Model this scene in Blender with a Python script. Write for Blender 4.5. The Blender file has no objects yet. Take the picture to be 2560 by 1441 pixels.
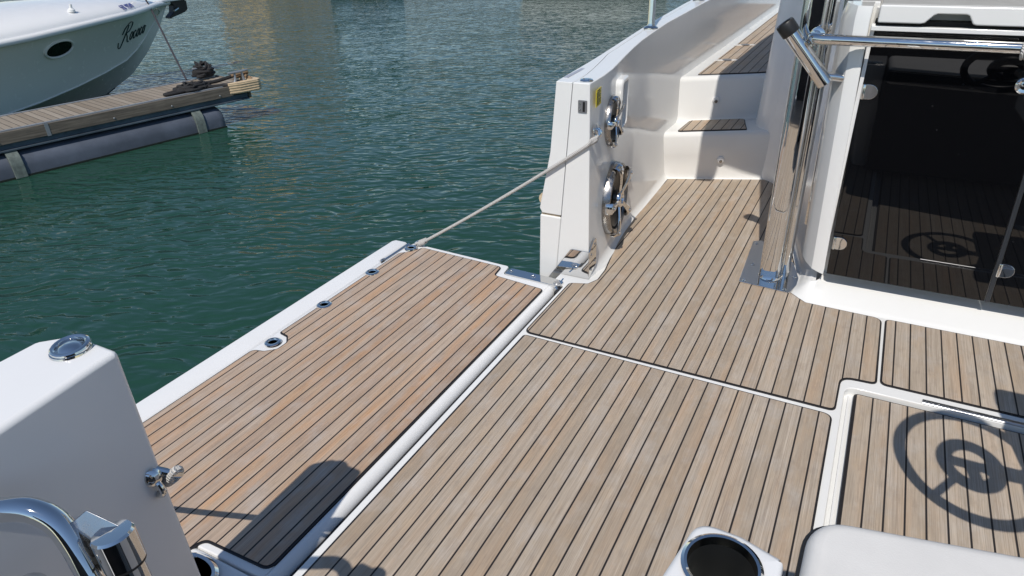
import bpy, bmesh, math, random
from mathutils import Vector, Matrix
random.seed(7)
PI = math.pi
S = bpy.context.scene
COL = S.collection
WATER_Z = -0.75
SUN_AZ = (-0.17, 1.0)          # horizontal travel of the sunlight
SUN_EL = math.radians(53.7)

# ------------------------------------------------------------------ materials
def new_mat(name):
    m = bpy.data.materials.new(name); m.use_nodes = True
    nt = m.node_tree; b = nt.nodes['Principled BSDF']
    return m, nt, b

def N(nt, t, **kw):
    n = nt.nodes.new(t)
    for k, v in kw.items():
        if k == 'inp':
            for a, c in v.items(): n.inputs[a].default_value = c
        else: setattr(n, k, v)
    return n

def math_n(nt, op, a, b=None, c=None):
    n = nt.nodes.new('ShaderNodeMath'); n.operation = op
    for i, v in enumerate((a, b, c)):
        if v is None: continue
        if isinstance(v, (int, float)): n.inputs[i].default_value = v
        else: nt.links.new(v, n.inputs[i])
    return n.outputs[0]

def mix_c(nt, fac, a, b, blend='MIX'):
    n = nt.nodes.new('ShaderNodeMix'); n.data_type = 'RGBA'; n.blend_type = blend
    for s, v in ((0, fac), (6, a), (7, b)):
        if isinstance(v, (int, float)): n.inputs[s].default_value = v
        elif isinstance(v, tuple): n.inputs[s].default_value = (*v, 1) if len(v) == 3 else v
        else: nt.links.new(v, n.inputs[s])
    return n.outputs[2]

def maprange(nt, v, a, b, c=0.0, d=1.0, smooth=False):
    n = nt.nodes.new('ShaderNodeMapRange'); n.interpolation_type = 'SMOOTHSTEP' if smooth else 'LINEAR'
    nt.links.new(v, n.inputs[0])
    for i, x in enumerate((a, b, c, d)): n.inputs[i+1].default_value = x
    return n.outputs[0]

def noise(nt, vec, scale=1.0, detail=3.0, rough=0.5, dist=0.0):
    n = nt.nodes.new('ShaderNodeTexNoise')
    nt.links.new(vec, n.inputs['Vector'])
    n.inputs['Scale'].default_value = scale; n.inputs['Detail'].default_value = detail
    n.inputs['Roughness'].default_value = rough; n.inputs['Distortion'].default_value = dist
    return n.outputs[0]

def comb(nt, x, y, z):
    n = nt.nodes.new('ShaderNodeCombineXYZ')
    for i, v in enumerate((x, y, z)):
        if isinstance(v, (int, float)): n.inputs[i].default_value = v
        else: nt.links.new(v, n.inputs[i])
    return n.outputs[0]

def objxyz(nt):
    tc = nt.nodes.new('ShaderNodeTexCoord'); s = nt.nodes.new('ShaderNodeSeparateXYZ')
    nt.links.new(tc.outputs['Object'], s.inputs[0])
    return tc.outputs['Object'], s.outputs[0], s.outputs[1], s.outputs[2]

def bump(nt, b, h, strength=0.3, dist=0.001):
    n = nt.nodes.new('ShaderNodeBump'); n.inputs['Strength'].default_value = strength; n.inputs['Distance'].default_value = dist
    nt.links.new(h, n.inputs['Height']); nt.links.new(n.outputs[0], b.inputs['Normal'])

def plain(name, col, rough=0.5, metal=0.0, ior=1.5, coat=0.0, var=0.0, vscale=8.0, bmp=0.0, bscale=200.0, rvar=0.0):
    m, nt, b = new_mat(name)
    b.inputs['Base Color'].default_value = (*col, 1); b.inputs['Roughness'].default_value = rough
    b.inputs['Metallic'].default_value = metal; b.inputs['IOR'].default_value = ior
    b.inputs['Coat Weight'].default_value = coat
    o, x, y, z = objxyz(nt)
    if var:
        f = noise(nt, o, vscale, 4, 0.6)
        c = mix_c(nt, maprange(nt, f, 0.3, 0.7), tuple(v*(1-var) for v in col), tuple(min(1, v*(1+var)) for v in col))
        nt.links.new(c, b.inputs['Base Color'])
    if rvar:
        f = noise(nt, o, vscale*3, 4, 0.6)
        nt.links.new(maprange(nt, f, 0.3, 0.7, max(0.0, rough-rvar), rough+rvar), b.inputs['Roughness'])
    if bmp: bump(nt, b, noise(nt, o, bscale, 3), bmp, 0.001)
    return m

def teak_mat(name, pitch, x0, ca, cb, orange, orange_amt, grey_amt, seam=0.047):
    m, nt, b = new_mat(name)
    o, x, y, z = objxyz(nt)
    u = math_n(nt, 'DIVIDE', math_n(nt, 'SUBTRACT', x, x0), pitch)
    idx = math_n(nt, 'FLOOR', u)
    d = math_n(nt, 'PINGPONG', u, 0.5)
    # butt joints: planks come in lengths, offset from plank to plank
    wn = nt.nodes.new('ShaderNodeTexWhiteNoise'); wn.noise_dimensions = '1D'; nt.links.new(idx, wn.inputs['W'])
    seg = math_n(nt, 'FLOOR', math_n(nt, 'ADD', math_n(nt, 'MULTIPLY', y, 0.0), math_n(nt, 'MULTIPLY', wn.outputs[0], 9.0)))
    wn2 = nt.nodes.new('ShaderNodeTexWhiteNoise'); wn2.noise_dimensions = '2D'
    nt.links.new(comb(nt, idx, seg, 0.0), wn2.inputs['Vector'])
    k = wn2.outputs[0]
    off = math_n(nt, 'MULTIPLY', k, 31.0)
    grain = noise(nt, comb(nt, math_n(nt, 'MULTIPLY', x, 260.0), math_n(nt, 'ADD', math_n(nt, 'MULTIPLY', y, 5.0), off), off), 1.0, 4, 0.65, 0.3)
    fine = noise(nt, comb(nt, math_n(nt, 'MULTIPLY', x, 900.0), math_n(nt, 'MULTIPLY', y, 16.0), off), 1.0, 2, 0.6)
    med = noise(nt, comb(nt, math_n(nt, 'MULTIPLY', x, 60.0), math_n(nt, 'ADD', math_n(nt, 'MULTIPLY', y, 2.2), off), off), 1.0, 3, 0.6, 0.6)
    blotch = noise(nt, comb(nt, math_n(nt, 'MULTIPLY', x, 11.0), math_n(nt, 'MULTIPLY', y, 7.0), 3.1), 1.0, 5, 0.62)
    streak = noise(nt, comb(nt, math_n(nt, 'MULTIPLY', x, 16.0), math_n(nt, 'ADD', math_n(nt, 'MULTIPLY', y, 1.5), off), math_n(nt, 'MULTIPLY', k, 5.0)), 1.0, 4, 0.55)
    c = mix_c(nt, k, ca, cb)
    c = mix_c(nt, maprange(nt, med, 0.35, 0.7, 0.0, 0.5), c, tuple(v*0.80 for v in ca))
    c = mix_c(nt, maprange(nt, streak, 0.48, 0.72, 0.0, orange_amt), c, orange)
    c = mix_c(nt, maprange(nt, blotch, 0.50, 0.72, 0.0, grey_amt), c, (0.49, 0.465, 0.44))
    tan = noise(nt, comb(nt, math_n(nt, 'MULTIPLY', x, 21.0), math_n(nt, 'MULTIPLY', y, 9.0), 7.7), 1.0, 5, 0.65)
    c = mix_c(nt, maprange(nt, tan, 0.50, 0.72, 0.0, 0.45), c, (0.46, 0.345, 0.235))
    dk = noise(nt, comb(nt, math_n(nt, 'MULTIPLY', x, 30.0), math_n(nt, 'MULTIPLY', y, 14.0), 12.3), 1.0, 4, 0.6)
    c = mix_c(nt, maprange(nt, dk, 0.54, 0.78, 0.0, 0.42), c, (0.25, 0.205, 0.17))
    # a few planks are quarter-sawn with coarse dark grain
    coarse = math_n(nt, 'MULTIPLY', maprange(nt, noise(nt, comb(nt, math_n(nt, 'MULTIPLY', x, 480.0), math_n(nt, 'ADD', math_n(nt, 'MULTIPLY', y, 2.0), off), off), 1.0, 2, 0.5, 0.2), 0.48, 0.62), maprange(nt, k, 0.55, 0.8, 0.0, 0.42))
    c = mix_c(nt, coarse, c, (0.25, 0.195, 0.15))
    g = math_n(nt, 'ADD', maprange(nt, grain, 0.25, 0.75, 0.82, 1.14), maprange(nt, fine, 0.25, 0.75, -0.13, 0.13))
    gc = nt.nodes.new('ShaderNodeCombineColor')
    for i in range(3): nt.links.new(g, gc.inputs[i])
    c = mix_c(nt, 1.0, c, gc.outputs[0], 'MULTIPLY')
    sm = maprange(nt, d, seam-0.008, seam+0.008, 1.0, 0.0)
    c = mix_c(nt, sm, c, (0.022, 0.019, 0.019))
    nt.links.new(c, b.inputs['Base Color'])
    nt.links.new(maprange(nt, grain, 0.2, 0.8, 0.5, 0.72), b.inputs['Roughness'])
    b.inputs['IOR'].default_value = 1.4
    h = math_n(nt, 'SUBTRACT', math_n(nt, 'ADD', math_n(nt, 'MULTIPLY', grain, 0.5), math_n(nt, 'MULTIPLY', fine, 0.3)), math_n(nt, 'MULTIPLY', sm, 1.0))
    bump(nt, b, h, 0.5, 0.0012)
    return m

M = {}
def gelcoat(name, col, rough=0.10):
    m, nt, b = new_mat(name)
    o, x, y, z = objxyz(nt)
    f = noise(nt, o, 3.0, 5, 0.6)
    c = mix_c(nt, maprange(nt, f, 0.3, 0.7), tuple(v*0.965 for v in col), col)
    # faint dirt specks and smears
    f2 = noise(nt, o, 45.0, 4, 0.7)
    c = mix_c(nt, maprange(nt, f2, 0.66, 0.8, 0.0, 0.12), c, (0.45, 0.42, 0.36))
    nt.links.new(c, b.inputs['Base Color'])
    nt.links.new(maprange(nt, noise(nt, o, 9.0, 4, 0.6), 0.3, 0.7, rough*0.7, rough*1.5), b.inputs['Roughness'])
    b.inputs['IOR'].default_value = 1.52
    bump(nt, b, noise(nt, o, 5.0, 2, 0.5), 0.05, 0.01)
    return m
M['white'] = gelcoat('gelcoat_white', (0.80, 0.80, 0.785))
M['white2'] = gelcoat('gelcoat_cool_white', (0.80, 0.80, 0.795), 0.14)
M['hullwhite'] = gelcoat('hull_paint_offwhite', (0.76, 0.74, 0.67), 0.2)
M['teak'] = teak_mat('teak_weathered', 0.056, 0.0, (0.37, 0.298, 0.228), (0.51, 0.435, 0.355), (0.47, 0.31, 0.19), 0.5, 0.42, 0.050)
M['teak_t'] = teak_mat('teak_terrace', 0.0545, -0.145, (0.38, 0.275, 0.205), (0.53, 0.42, 0.325), (0.51, 0.285, 0.145), 0.85, 0.42, 0.052)
M['caulk'] = plain('black_caulk', (0.016, 0.015, 0.017), 0.5)
def chrome(name, col, rough, scratch=0.0):
    m, nt, b = new_mat(name)
    b.inputs['Base Color'].default_value = (*col, 1); b.inputs['Metallic'].default_value = 1.0
    o, x, y, z = objxyz(nt)
    f = noise(nt, o, 30.0, 5, 0.65)
    nt.links.new(maprange(nt, f, 0.3, 0.75, rough*0.6, rough*1.8), b.inputs['Roughness'])
    bump(nt, b, noise(nt, o, 14.0, 2, 0.5), 0.10, 0.004)
    return m
M['chrome'] = chrome('polished_stainless', (0.72, 0.71, 0.69), 0.035)
M['steel'] = chrome('satin_stainless', (0.56, 0.55, 0.54), 0.22)
M['titan'] = chrome('speaker_titanium', (0.33, 0.32, 0.31), 0.25)
M['alu'] = plain('galvanised_metal', (0.34, 0.36, 0.38), 0.5, 0.55, var=0.15, vscale=5)
M['black'] = plain('black_rubber', (0.012, 0.012, 0.013), 0.45, bmp=0.2, bscale=90)
M['cone'] = plain('speaker_black', (0.010, 0.010, 0.011), 0.35)
def glass_mat():
    m, nt, b = new_mat('smoked_acrylic')
    b.inputs['Base Color'].default_value = (0.0035, 0.0037, 0.0045, 1); b.inputs['IOR'].default_value = 1.54
    o, x, y, z = objxyz(nt)
    f = noise(nt, o, 4.0, 6, 0.7)
    nt.links.new(maprange(nt, f, 0.45, 0.75, 0.008, 0.05), b.inputs['Roughness'])
    # water spots dried on the panel
    v = nt.nodes.new('ShaderNodeTexVoronoi'); v.inputs['Scale'].default_value = 26.0; nt.links.new(o, v.inputs['Vector'])
    sp = math_n(nt, 'MULTIPLY', maprange(nt, v.outputs['Distance'], 0.05, 0.11, 1.0, 0.0), maprange(nt, noise(nt, o, 3.0, 2), 0.55, 0.7))
    nt.links.new(mix_c(nt, math_n(nt, 'MULTIPLY', sp, 0.10), (0.0035, 0.0037, 0.0045), (0.3, 0.3, 0.32)), b.inputs['Base Color'])
    bump(nt, b, noise(nt, o, 2.2, 1, 0.4), 0.04, 0.01)
    return m
M['glass'] = glass_mat()
M['vinyl'] = plain('cushion_vinyl', (0.72, 0.70, 0.665), 0.55, bmp=0.25, bscale=400, var=0.04, vscale=10)
M['trim'] = plain('brushed_trim', (0.50, 0.51, 0.53), 0.30, 1.0)
M['reflection_dark'] = plain('bench_reflection_dark', (0.012, 0.013, 0.018), 0.5)  # near-black stands in for shade, so the door glass mirrors dark
M['cup'] = plain('cup_inner_steel', (0.20, 0.205, 0.20), 0.42, 1.0)
M['beige'] = plain('sealant_beige', (0.55, 0.44, 0.30), 0.6, var=0.3, vscale=60)
M['yellow'] = plain('label_yellow', (0.72, 0.58, 0.02), 0.4)
M['ink'] = plain('label_ink', (0.03, 0.03, 0.02), 0.5)
M['navy'] = plain('registration_ink', (0.03, 0.05, 0.22), 0.4)
M['green_ink'] = plain('name_ink', (0.005, 0.03, 0.03), 0.4)
M['grey'] = plain('switch_grey', (0.16, 0.16, 0.17), 0.35)
M['decal'] = plain('tread_strip_grey', (0.33, 0.36, 0.43), 0.6, bmp=0.4, bscale=500)
M['darkhole'] = plain('dark_interior', (0.004, 0.004, 0.004), 0.6)

def rope_mat(name, ca, cb, scale):
    m, nt, b = new_mat(name)
    o, x, y, z = objxyz(nt)
    w = nt.nodes.new('ShaderNodeTexWave'); w.wave_type = 'BANDS'; w.bands_direction = 'DIAGONAL'
    w.inputs['Scale'].default_value = scale; w.inputs['Distortion'].default_value = 2.0; w.inputs['Detail'].default_value = 2.0
    nt.links.new(o, w.inputs['Vector'])
    f = noise(nt, o, 120.0, 3, 0.6)
    c = mix_c(nt, math_n(nt, 'MULTIPLY', math_n(nt, 'ADD', w.outputs[1], f), 0.5), ca, cb)
    nt.links.new(c, b.inputs['Base Color']); b.inputs['Roughness'].default_value = 0.8
    bump(nt, b, math_n(nt, 'ADD', w.outputs[1], math_n(nt, 'MULTIPLY', f, 0.6)), 0.9, 0.003)
    return m
M['rope'] = rope_mat('braided_white_rope', (0.42, 0.40, 0.37), (0.80, 0.78, 0.75), 70)
M['blackrope'] = rope_mat('black_mooring_rope', (0.004, 0.004, 0.005), (0.040, 0.038, 0.038), 30)
M['tanrope'] = rope_mat('tan_mooring_rope', (0.16, 0.09, 0.045), (0.36, 0.25, 0.15), 30)
M['greyrope'] = rope_mat('dark_grey_line', (0.015, 0.014, 0.018), (0.07, 0.06, 0.07), 18)

def dock_wood(name, along):
    m, nt, b = new_mat(name)
    o, x, y, z = objxyz(nt)
    if along:
        v = comb(nt, math_n(nt, 'MULTIPLY', x, 60.0), math_n(nt, 'MULTIPLY', y, 3.0), math_n(nt, 'MULTIPLY', z, 60.0))
        g = noise(nt, v, 1.0, 4, 0.6)
        c = mix_c(nt, maprange(nt, g, 0.3, 0.7), (0.085, 0.072, 0.058), (0.22, 0.185, 0.145))
        f = noise(nt, o, 2.5, 4, 0.6)
        c = mix_c(nt, maprange(nt, f, 0.5, 0.75, 0, 0.7), c, (0.07, 0.06, 0.05))
    else:
        u = math_n(nt, 'DIVIDE', y, 0.078)
        idx = math_n(nt, 'FLOOR', u); d = math_n(nt, 'PINGPONG', u, 0.5)
        wn = nt.nodes.new('ShaderNodeTexWhiteNoise'); wn.noise_dimensions = '1D'; nt.links.new(idx, wn.inputs['W'])
        g = noise(nt, comb(nt, math_n(nt, 'MULTIPLY', x, 4.0), math_n(nt, 'MULTIPLY', y, 150.0), math_n(nt, 'MULTIPLY', wn.outputs[0], 20.0)), 1.0, 4, 0.6)
        c = mix_c(nt, wn.outputs[0], (0.235, 0.19, 0.14), (0.36, 0.31, 0.25))
        c = mix_c(nt, maprange(nt, g, 0.35, 0.75, 0.0, 0.6), c, (0.14, 0.115, 0.09))
        sm = maprange(nt, d, 0.03, 0.06, 1.0, 0.0)
        c = mix_c(nt, sm, c, (0.03, 0.026, 0.02))
        bump(nt, b, math_n(nt, 'SUBTRACT', g, sm), 0.6, 0.004)
    nt.links.new(c, b.inputs['Base Color']); b.inputs['Roughness'].default_value = 0.8
    return m
M['boards'] = dock_wood('dock_boards', False)
M['timber'] = dock_wood('dock_timber', True)
M['float'] = plain('dock_float_plastic', (0.085, 0.10, 0.13), 0.55, var=0.25, vscale=3, bmp=0.15, bscale=20)
M['beam'] = plain('dock_beam', (0.10, 0.13, 0.16), 0.5, 0.4, var=0.3, vscale=4)
M['strap'] = plain('dock_strap', (0.13, 0.155, 0.14), 0.6, var=0.35, vscale=20)
M['bumper'] = plain('dock_bumper', (0.58, 0.44, 0.28), 0.55, var=0.2, vscale=14)
M['waterline'] = plain('algae_dark', (0.012, 0.018, 0.012), 0.6)
M['antifoul'] = plain('antifouling_navy', (0.012, 0.02, 0.05), 0.5)
M['blackhull'] = plain('black_hull_paint', (0.010, 0.012, 0.012), 0.2)
M['sand'] = plain('building_render_sand', (0.74, 0.50, 0.20), 0.85, var=0.12, vscale=0.6)
M['stone'] = plain('quay_stone', (0.16, 0.15, 0.13), 0.9, var=0.3, vscale=1.0)
M['pane'] = plain('window_dark', (0.02, 0.025, 0.03), 0.1)
M['rooftile'] = plain('roof_tile', (0.30, 0.12, 0.06), 0.8, var=0.2, vscale=2)

def water_mat():
    m, nt, b = new_mat('harbour_water')
    g = nt.nodes.new('ShaderNodeNewGeometry')
    mp = nt.nodes.new('ShaderNodeMapping'); mp.inputs['Rotation'].default_value = (0, 0, math.radians(-30))
    nt.links.new(g.outputs['Position'], mp.inputs['Vector'])
    s = nt.nodes.new('ShaderNodeSeparateXYZ'); nt.links.new(mp.outputs[0], s.inputs[0])
    X, Y = s.outputs[0], s.outputs[1]
    w1 = noise(nt, comb(nt, math_n(nt, 'MULTIPLY', X, 1.1), math_n(nt, 'MULTIPLY', Y, 1.1), 0.0), 1.0, 2, 0.5)
    w2 = noise(nt, comb(nt, math_n(nt, 'MULTIPLY', X, 3.5), math_n(nt, 'MULTIPLY', Y, 3.5), 6.0), 1.0, 2, 0.5)
    Yw = math_n(nt, 'ADD', Y, math_n(nt, 'ADD', math_n(nt, 'MULTIPLY', w1, 0.45), math_n(nt, 'MULTIPLY', w2, 0.10)))
    n1 = noise(nt, comb(nt, math_n(nt, 'MULTIPLY', X, 4.0), math_n(nt, 'MULTIPLY', Yw, 10.5), 0.3), 1.0, 1, 0.4)
    n2 = noise(nt, comb(nt, math_n(nt, 'ADD', math_n(nt, 'MULTIPLY', X, 6.0), math_n(nt, 'MULTIPLY', Yw, 4.0)), math_n(nt, 'MULTIPLY', Yw, 15.0), 5.0), 1.0, 1, 0.4)
    n3 = noise(nt, comb(nt, math_n(nt, 'MULTIPLY', X, 0.9), math_n(nt, 'MULTIPLY', Y, 1.9), 9.0), 1.0, 2, 0.5)
    patch = maprange(nt, noise(nt, comb(nt, math_n(nt, 'MULTIPLY', X, 0.22), math_n(nt, 'MULTIPLY', Y, 0.32), 2.0), 1.0, 2), 0.35, 0.65, 0.65, 1.1)
    # sharpen the crests a little
    ridge = math_n(nt, 'SUBTRACT', 1.0, math_n(nt, 'ABSOLUTE', math_n(nt, 'MULTIPLY', math_n(nt, 'SUBTRACT', n1, 0.5), 2.6)))
    h = math_n(nt, 'ADD', math_n(nt, 'ADD', math_n(nt, 'MULTIPLY', n1, 0.75), math_n(nt, 'MULTIPLY', ridge, 0.22)), math_n(nt, 'ADD', math_n(nt, 'MULTIPLY', n2, 0.40), math_n(nt, 'MULTIPLY', n3, 0.8)))
    bm = nt.nodes.new('ShaderNodeBump'); bm.inputs['Strength'].default_value = 1.0
    nt.links.new(math_n(nt, 'MULTIPLY', patch, 0.033), bm.inputs['Distance'])
    nt.links.new(h, bm.inputs['Height']); nt.links.new(bm.outputs[0], b.inputs['Normal'])
    tint = noise(nt, comb(nt, math_n(nt, 'MULTIPLY', X, 0.12), math_n(nt, 'MULTIPLY', Y, 0.12), 4.0), 1.0, 2)
    c = mix_c(nt, tint, (0.013, 0.050, 0.034), (0.018, 0.060, 0.043))
    nt.links.new(c, b.inputs['Base Color'])
    b.inputs['Roughness'].default_value = 0.03; b.inputs['IOR'].default_value = 1.333
    return m
M['water'] = water_mat()

# ------------------------------------------------------------------ geometry helpers
def wloc(o):
    v = Vector((0, 0, 0))
    while o is not None:
        v += o.location; o = o.parent
    return v

class MB:
    def __init__(s): s.v, s.f, s.m = [], [], []
    def add(s, vs, fs, mi=0):
        k = len(s.v); s.v += [tuple(v) for v in vs]; s.f += [tuple(i+k for i in f) for f in fs]; s.m += [mi]*len(fs); return s
    def prism(s, poly, z0, z1, mi=0, mtop=None, top=True, bot=True):
        n = len(poly); vs = [(x, y, z0) for x, y in poly] + [(x, y, z1) for x, y in poly]
        fs = [(i, (i+1) % n, n+(i+1) % n, n+i) for i in range(n)]
        s.add(vs, fs, mi)
        k = len(s.v)-2*n
        if top: s.f.append(tuple(k+n+i for i in range(n))); s.m.append(mi if mtop is None else mtop)
        if bot: s.f.append(tuple(k+i for i in reversed(range(n)))); s.m.append(mi)
        return s
    def extr(s, poly, o, u, v, w, d, mi=0):
        """polygon in the plane (o; u, v), extruded by d along w"""
        o, u, v, w = map(Vector, (o, u, v, w)); n = len(poly)
        a = [o+u*x+v*y for x, y in poly]; b = [p+w*d for p in a]
        fs = [(i, (i+1) % n, n+(i+1) % n, n+i) for i in range(n)] + [tuple(range(n, 2*n)), tuple(reversed(range(n)))]
        return s.add(a+b, fs, mi)
    def box(s, x0, x1, y0, y1, z0, z1, mi=0):
        return s.prism([(x0, y0), (x1, y0), (x1, y1), (x0, y1)], z0, z1, mi)
    def loft(s, rings, mi=0, close=True, caps=True):
        n = len(rings[0]); vs = [p for r in rings for p in r]; fs = []
        for j in range(len(rings)-1):
            for i in range(n if close else n-1):
                a = j*n+i; b = j*n+(i+1) % n
                fs.append((a, b, b+n, a+n))
        if caps and close:
            fs.append(tuple(reversed(range(n)))); fs.append(tuple((len(rings)-1)*n+i for i in range(n)))
        return s.add(vs, fs, mi)
    def tube(s, path, r, n=12, closed=False, caps=True, mi=0, rr=None):
        P = [Vector(p) for p in path]; L = len(P); rings = []
        up = None
        for i in range(L):
            if closed: t = P[(i+1) % L]-P[i-1]
            else: t = P[min(i+1, L-1)]-P[max(i-1, 0)]
            t.normalize()
            if up is None:
                up = Vector((0, 0, 1)) if abs(t.z) < 0.9 else Vector((1, 0, 0))
            a = t.cross(up); a.normalize(); b = a.cross(t); up = b
            q = rr[i] if rr else r
            rings.append([P[i]+(a*math.cos(2*PI*k/n)+b*math.sin(2*PI*k/n))*q for k in range(n)])
        if closed: rings.append(rings[0]); caps = False
        return s.loft(rings, mi, True, caps)
    def lathe(s, prof, o, ax, n=32, mi=0, cap0=True, cap1=True):
        o = Vector(o); ax = Vector(ax).normalized()
        u = ax.orthogonal().normalized(); v = ax.cross(u)
        rings = [[o+ax*h+(u*math.cos(2*PI*k/n)+v*math.sin(2*PI*k/n))*max(r, 1e-5) for k in range(n)] for r, h in prof]
        s.loft(rings, mi, True, False)
        k = len(s.v)-n*len(rings)
        if cap0: s.f.append(tuple(k+i for i in reversed(range(n)))); s.m.append(mi)
        if cap1: s.f.append(tuple(k+(len(rings)-1)*n+i for i in range(n))); s.m.append(mi)
        return s
    def build(s, name, mats, parent=None, bevel=0.0, seg=2, ang=32, smooth=True, loc=None, sub=0):
        if not isinstance(mats, (list, tuple)): mats = [mats]
        me = bpy.data.meshes.new(name)
        base = wloc(parent) if parent is not None else Vector((0, 0, 0))
        here = Vector(loc) if loc is not None else base.copy()
        vs = [tuple(Vector(v)-here) for v in s.v]
        me.from_pydata(vs, [], s.f)
        for p, mi in zip(me.polygons, s.m): p.material_index = mi
        bm = bmesh.new(); bm.from_mesh(me)
        bmesh.ops.remove_doubles(bm, verts=bm.verts, dist=1e-6)
        bmesh.ops.recalc_face_normals(bm, faces=bm.faces)
        bm.to_mesh(me); bm.free()
        for m in mats: me.materials.append(m)
        o = bpy.data.objects.new(name, me); COL.objects.link(o)
        if parent is not None: o.parent = parent
        o.location = here-base
        if smooth:
            me.shade_smooth()
            if bevel <= 0: me.set_sharp_from_angle(angle=math.radians(ang))
        if bevel > 0:
            b = o.modifiers.new('bevel', 'BEVEL'); b.width = bevel; b.segments = seg; b.limit_method = 'ANGLE'
            b.angle_limit = math.radians(ang); b.harden_normals = True
        if sub:
            q = o.modifiers.new('sub', 'SUBSURF'); q.levels = sub; q.render_levels = sub
        return o

def each(name, mat, par, specs, **k):
    out = []
    for f in specs:
        b = MB(); f(b); out.append(b.build(name, mat, par, **k))
    return out
def thing(name, label, cat, loc=(0, 0, 0), group=None):
    o = bpy.data.objects.new(name, None); COL.objects.link(o); o.location = loc; o.empty_display_size = 0.2
    o['label'] = label; o['category'] = cat
    if group: o['group'] = group
    return o
def tag(o, label, cat, group=None):
    o['label'] = label; o['category'] = cat
    if group: o['group'] = group
    return o
def struct(o): o['kind'] = 'structure'; return o

def fillet(pts, seg=6):
    """pts: (x, y, r) -> polygon with rounded corners"""
    out = []; n = len(pts)
    for i in range(n):
        p = Vector(pts[i][:2]); r = pts[i][2] if len(pts[i]) > 2 else 0
        a = Vector(pts[i-1][:2])-p; b = Vector(pts[(i+1) % n][:2])-p
        if r <= 0 or a.length < 1e-6 or b.length < 1e-6: out.append(tuple(p)); continue
        la, lb = a.length, b.length; a.normalize(); b.normalize()
        c = max(-1, min(1, a.dot(b))); th = math.acos(c)
        if abs(PI-th) < 0.05: out.append(tuple(p)); continue
        t = min(r/math.tan(th/2), la*0.49, lb*0.49)
        p0 = p+a*t; p1 = p+b*t
        for k in range(seg+1):
            s = k/seg
            q = p0*(1-s)**2+p*2*s*(1-s)+p1*s**2
            out.append((q.x, q.y))
    return out

def area(poly): return 0.5*sum(poly[i-1][0]*poly[i][1]-poly[i][0]*poly[i-1][1] for i in range(len(poly)))
def offset(poly, d):
    if area(poly) < 0: poly = poly[::-1]
    n = len(poly); out = []
    for i in range(n):
        p = Vector(poly[i]); a = (p-Vector(poly[i-1])); b = (Vector(poly[(i+1) % n])-p)
        if a.length < 1e-7: a = b
        if b.length < 1e-7: b = a
        a.normalize(); b.normalize()
        na = Vector((a.y, -a.x)); nb = Vector((b.y, -b.x)); m = na+nb
        if m.length < 1e-6: m = na
        m.normalize(); k = d/max(0.4, m.dot(na)); out.append(tuple(p+m*k))
    return out

def catmull(pts, k=8, closed=False):
    P = [Vector(p) for p in pts]; n = len(P); out = []
    rng = range(n if closed else n-1)
    for i in rng:
        if closed: p0, p1, p2, p3 = P[i-1], P[i], P[(i+1) % n], P[(i+2) % n]
        else: p0, p1, p2, p3 = P[max(i-1, 0)], P[i], P[i+1], P[min(i+2, n-1)]
        for j in range(k):
            t = j/k
            out.append(0.5*((2*p1)+(p2-p0)*t+(2*p0-5*p1+4*p2-p3)*t*t+(3*p1-p0-3*p2+p3)*t**3))
    if not closed: out.append(P[-1])
    return out

def interp(xs, ys, x):
    if x <= xs[0]: return ys[0]
    for i in range(len(xs)-1):
        if x <= xs[i+1]:
            t = (x-xs[i])/(xs[i+1]-xs[i]); return ys[i]*(1-t)+ys[i+1]*t
    return ys[-1]

def teak(poly, z, parent, mat='teak', name='teak_panel', margin=0.007):
    b = MB(); out = offset(poly, margin)
    b.prism(out, z-0.010, z-0.0025, 1)
    b.prism(poly if area(poly) > 0 else poly[::-1], z-0.0025, z, 1, mtop=0, bot=False)
    return b.build(name, [M[mat], M['caulk']], parent, smooth=False)

# ------------------------------------------------------------------ the yacht we stand on
Y = thing('motor_yacht', 'white motor yacht in the foreground with teak decking, dark companionway door and folded-out side terrace', 'yacht', (0, 0, WATER_Z))
ZW = WATER_Z

# hull body under the deck
hb = MB()
rings = []
for y, xs in ((-3.6, -0.12), (-2.0, -0.16), (0.57, -0.19), (2.5, -0.20), (7.0, -0.16)):
    rings.append([(xs+0.10, y, -1.3), (4.0, y, -1.3), (4.0, y, -0.105), (-0.14, y, -0.105), (xs, y, -0.3)])
hb.loft(rings); hull = hb.build('hull', M['white'], Y, bevel=0.01)

# deck moulding with the sunken area on the right
dk = MB()
dk.prism(fillet([(-0.032, -2.9, 0), (1.246, -2.9, 0), (1.246, 0.183, 0.045), (3.4, 0.183, 0), (3.4, 2.9, 0), (-0.10, 2.9, 0), (-0.10, 0.515, 0.0), (-0.032, 0.46, 0.02)]), -0.11, 0.0)
dk.box(1.2475, 3.4, -2.9, 0.1815, -0.11, -0.032)
dk.box(-0.13, -0.034, -2.9, 0.47, -0.13, -0.085)
deck = dk.build('deck', M['white'], Y, bevel=0.004, seg=2)

panelA = fillet([(-0.010, 0.012, 0.03), (1.220, 0.012, 0.02), (1.222, 0.236, 0.055), (1.343, 0.243, 0.02), (1.340, 0.752, 0.035), (1.03, 0.765, 0.02),
                 (0.95, 0.84, 0.02), (0.93, 1.15, 0), (0.66, 2.345, 0), (0.60, 2.370, 0.0), (-0.005, 2.132, 0.02), (0.002, 1.95, 0), (0.012, 1.6, 0), (0.012, 1.3, 0), (0.045, 1.016, 0), (0.098, 0.70, 0.03), (0.102, 0.59, 0.03), (0.075, 0.525, 0.03), (-0.010, 0.495, 0.02)])
teak(panelA, 0.006, deck)
teak(fillet([(0.004, -2.8, 0), (1.212, -2.8, 0), (1.214, -0.026, 0.03), (0.0, -0.018, 0.01)]), 0.006, deck)
teak(fillet([(1.287, -2.8, 0), (3.3, -2.8, 0), (3.3, 0.170, 0), (1.287, 0.170, 0.012)]), -0.016, deck)
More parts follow.
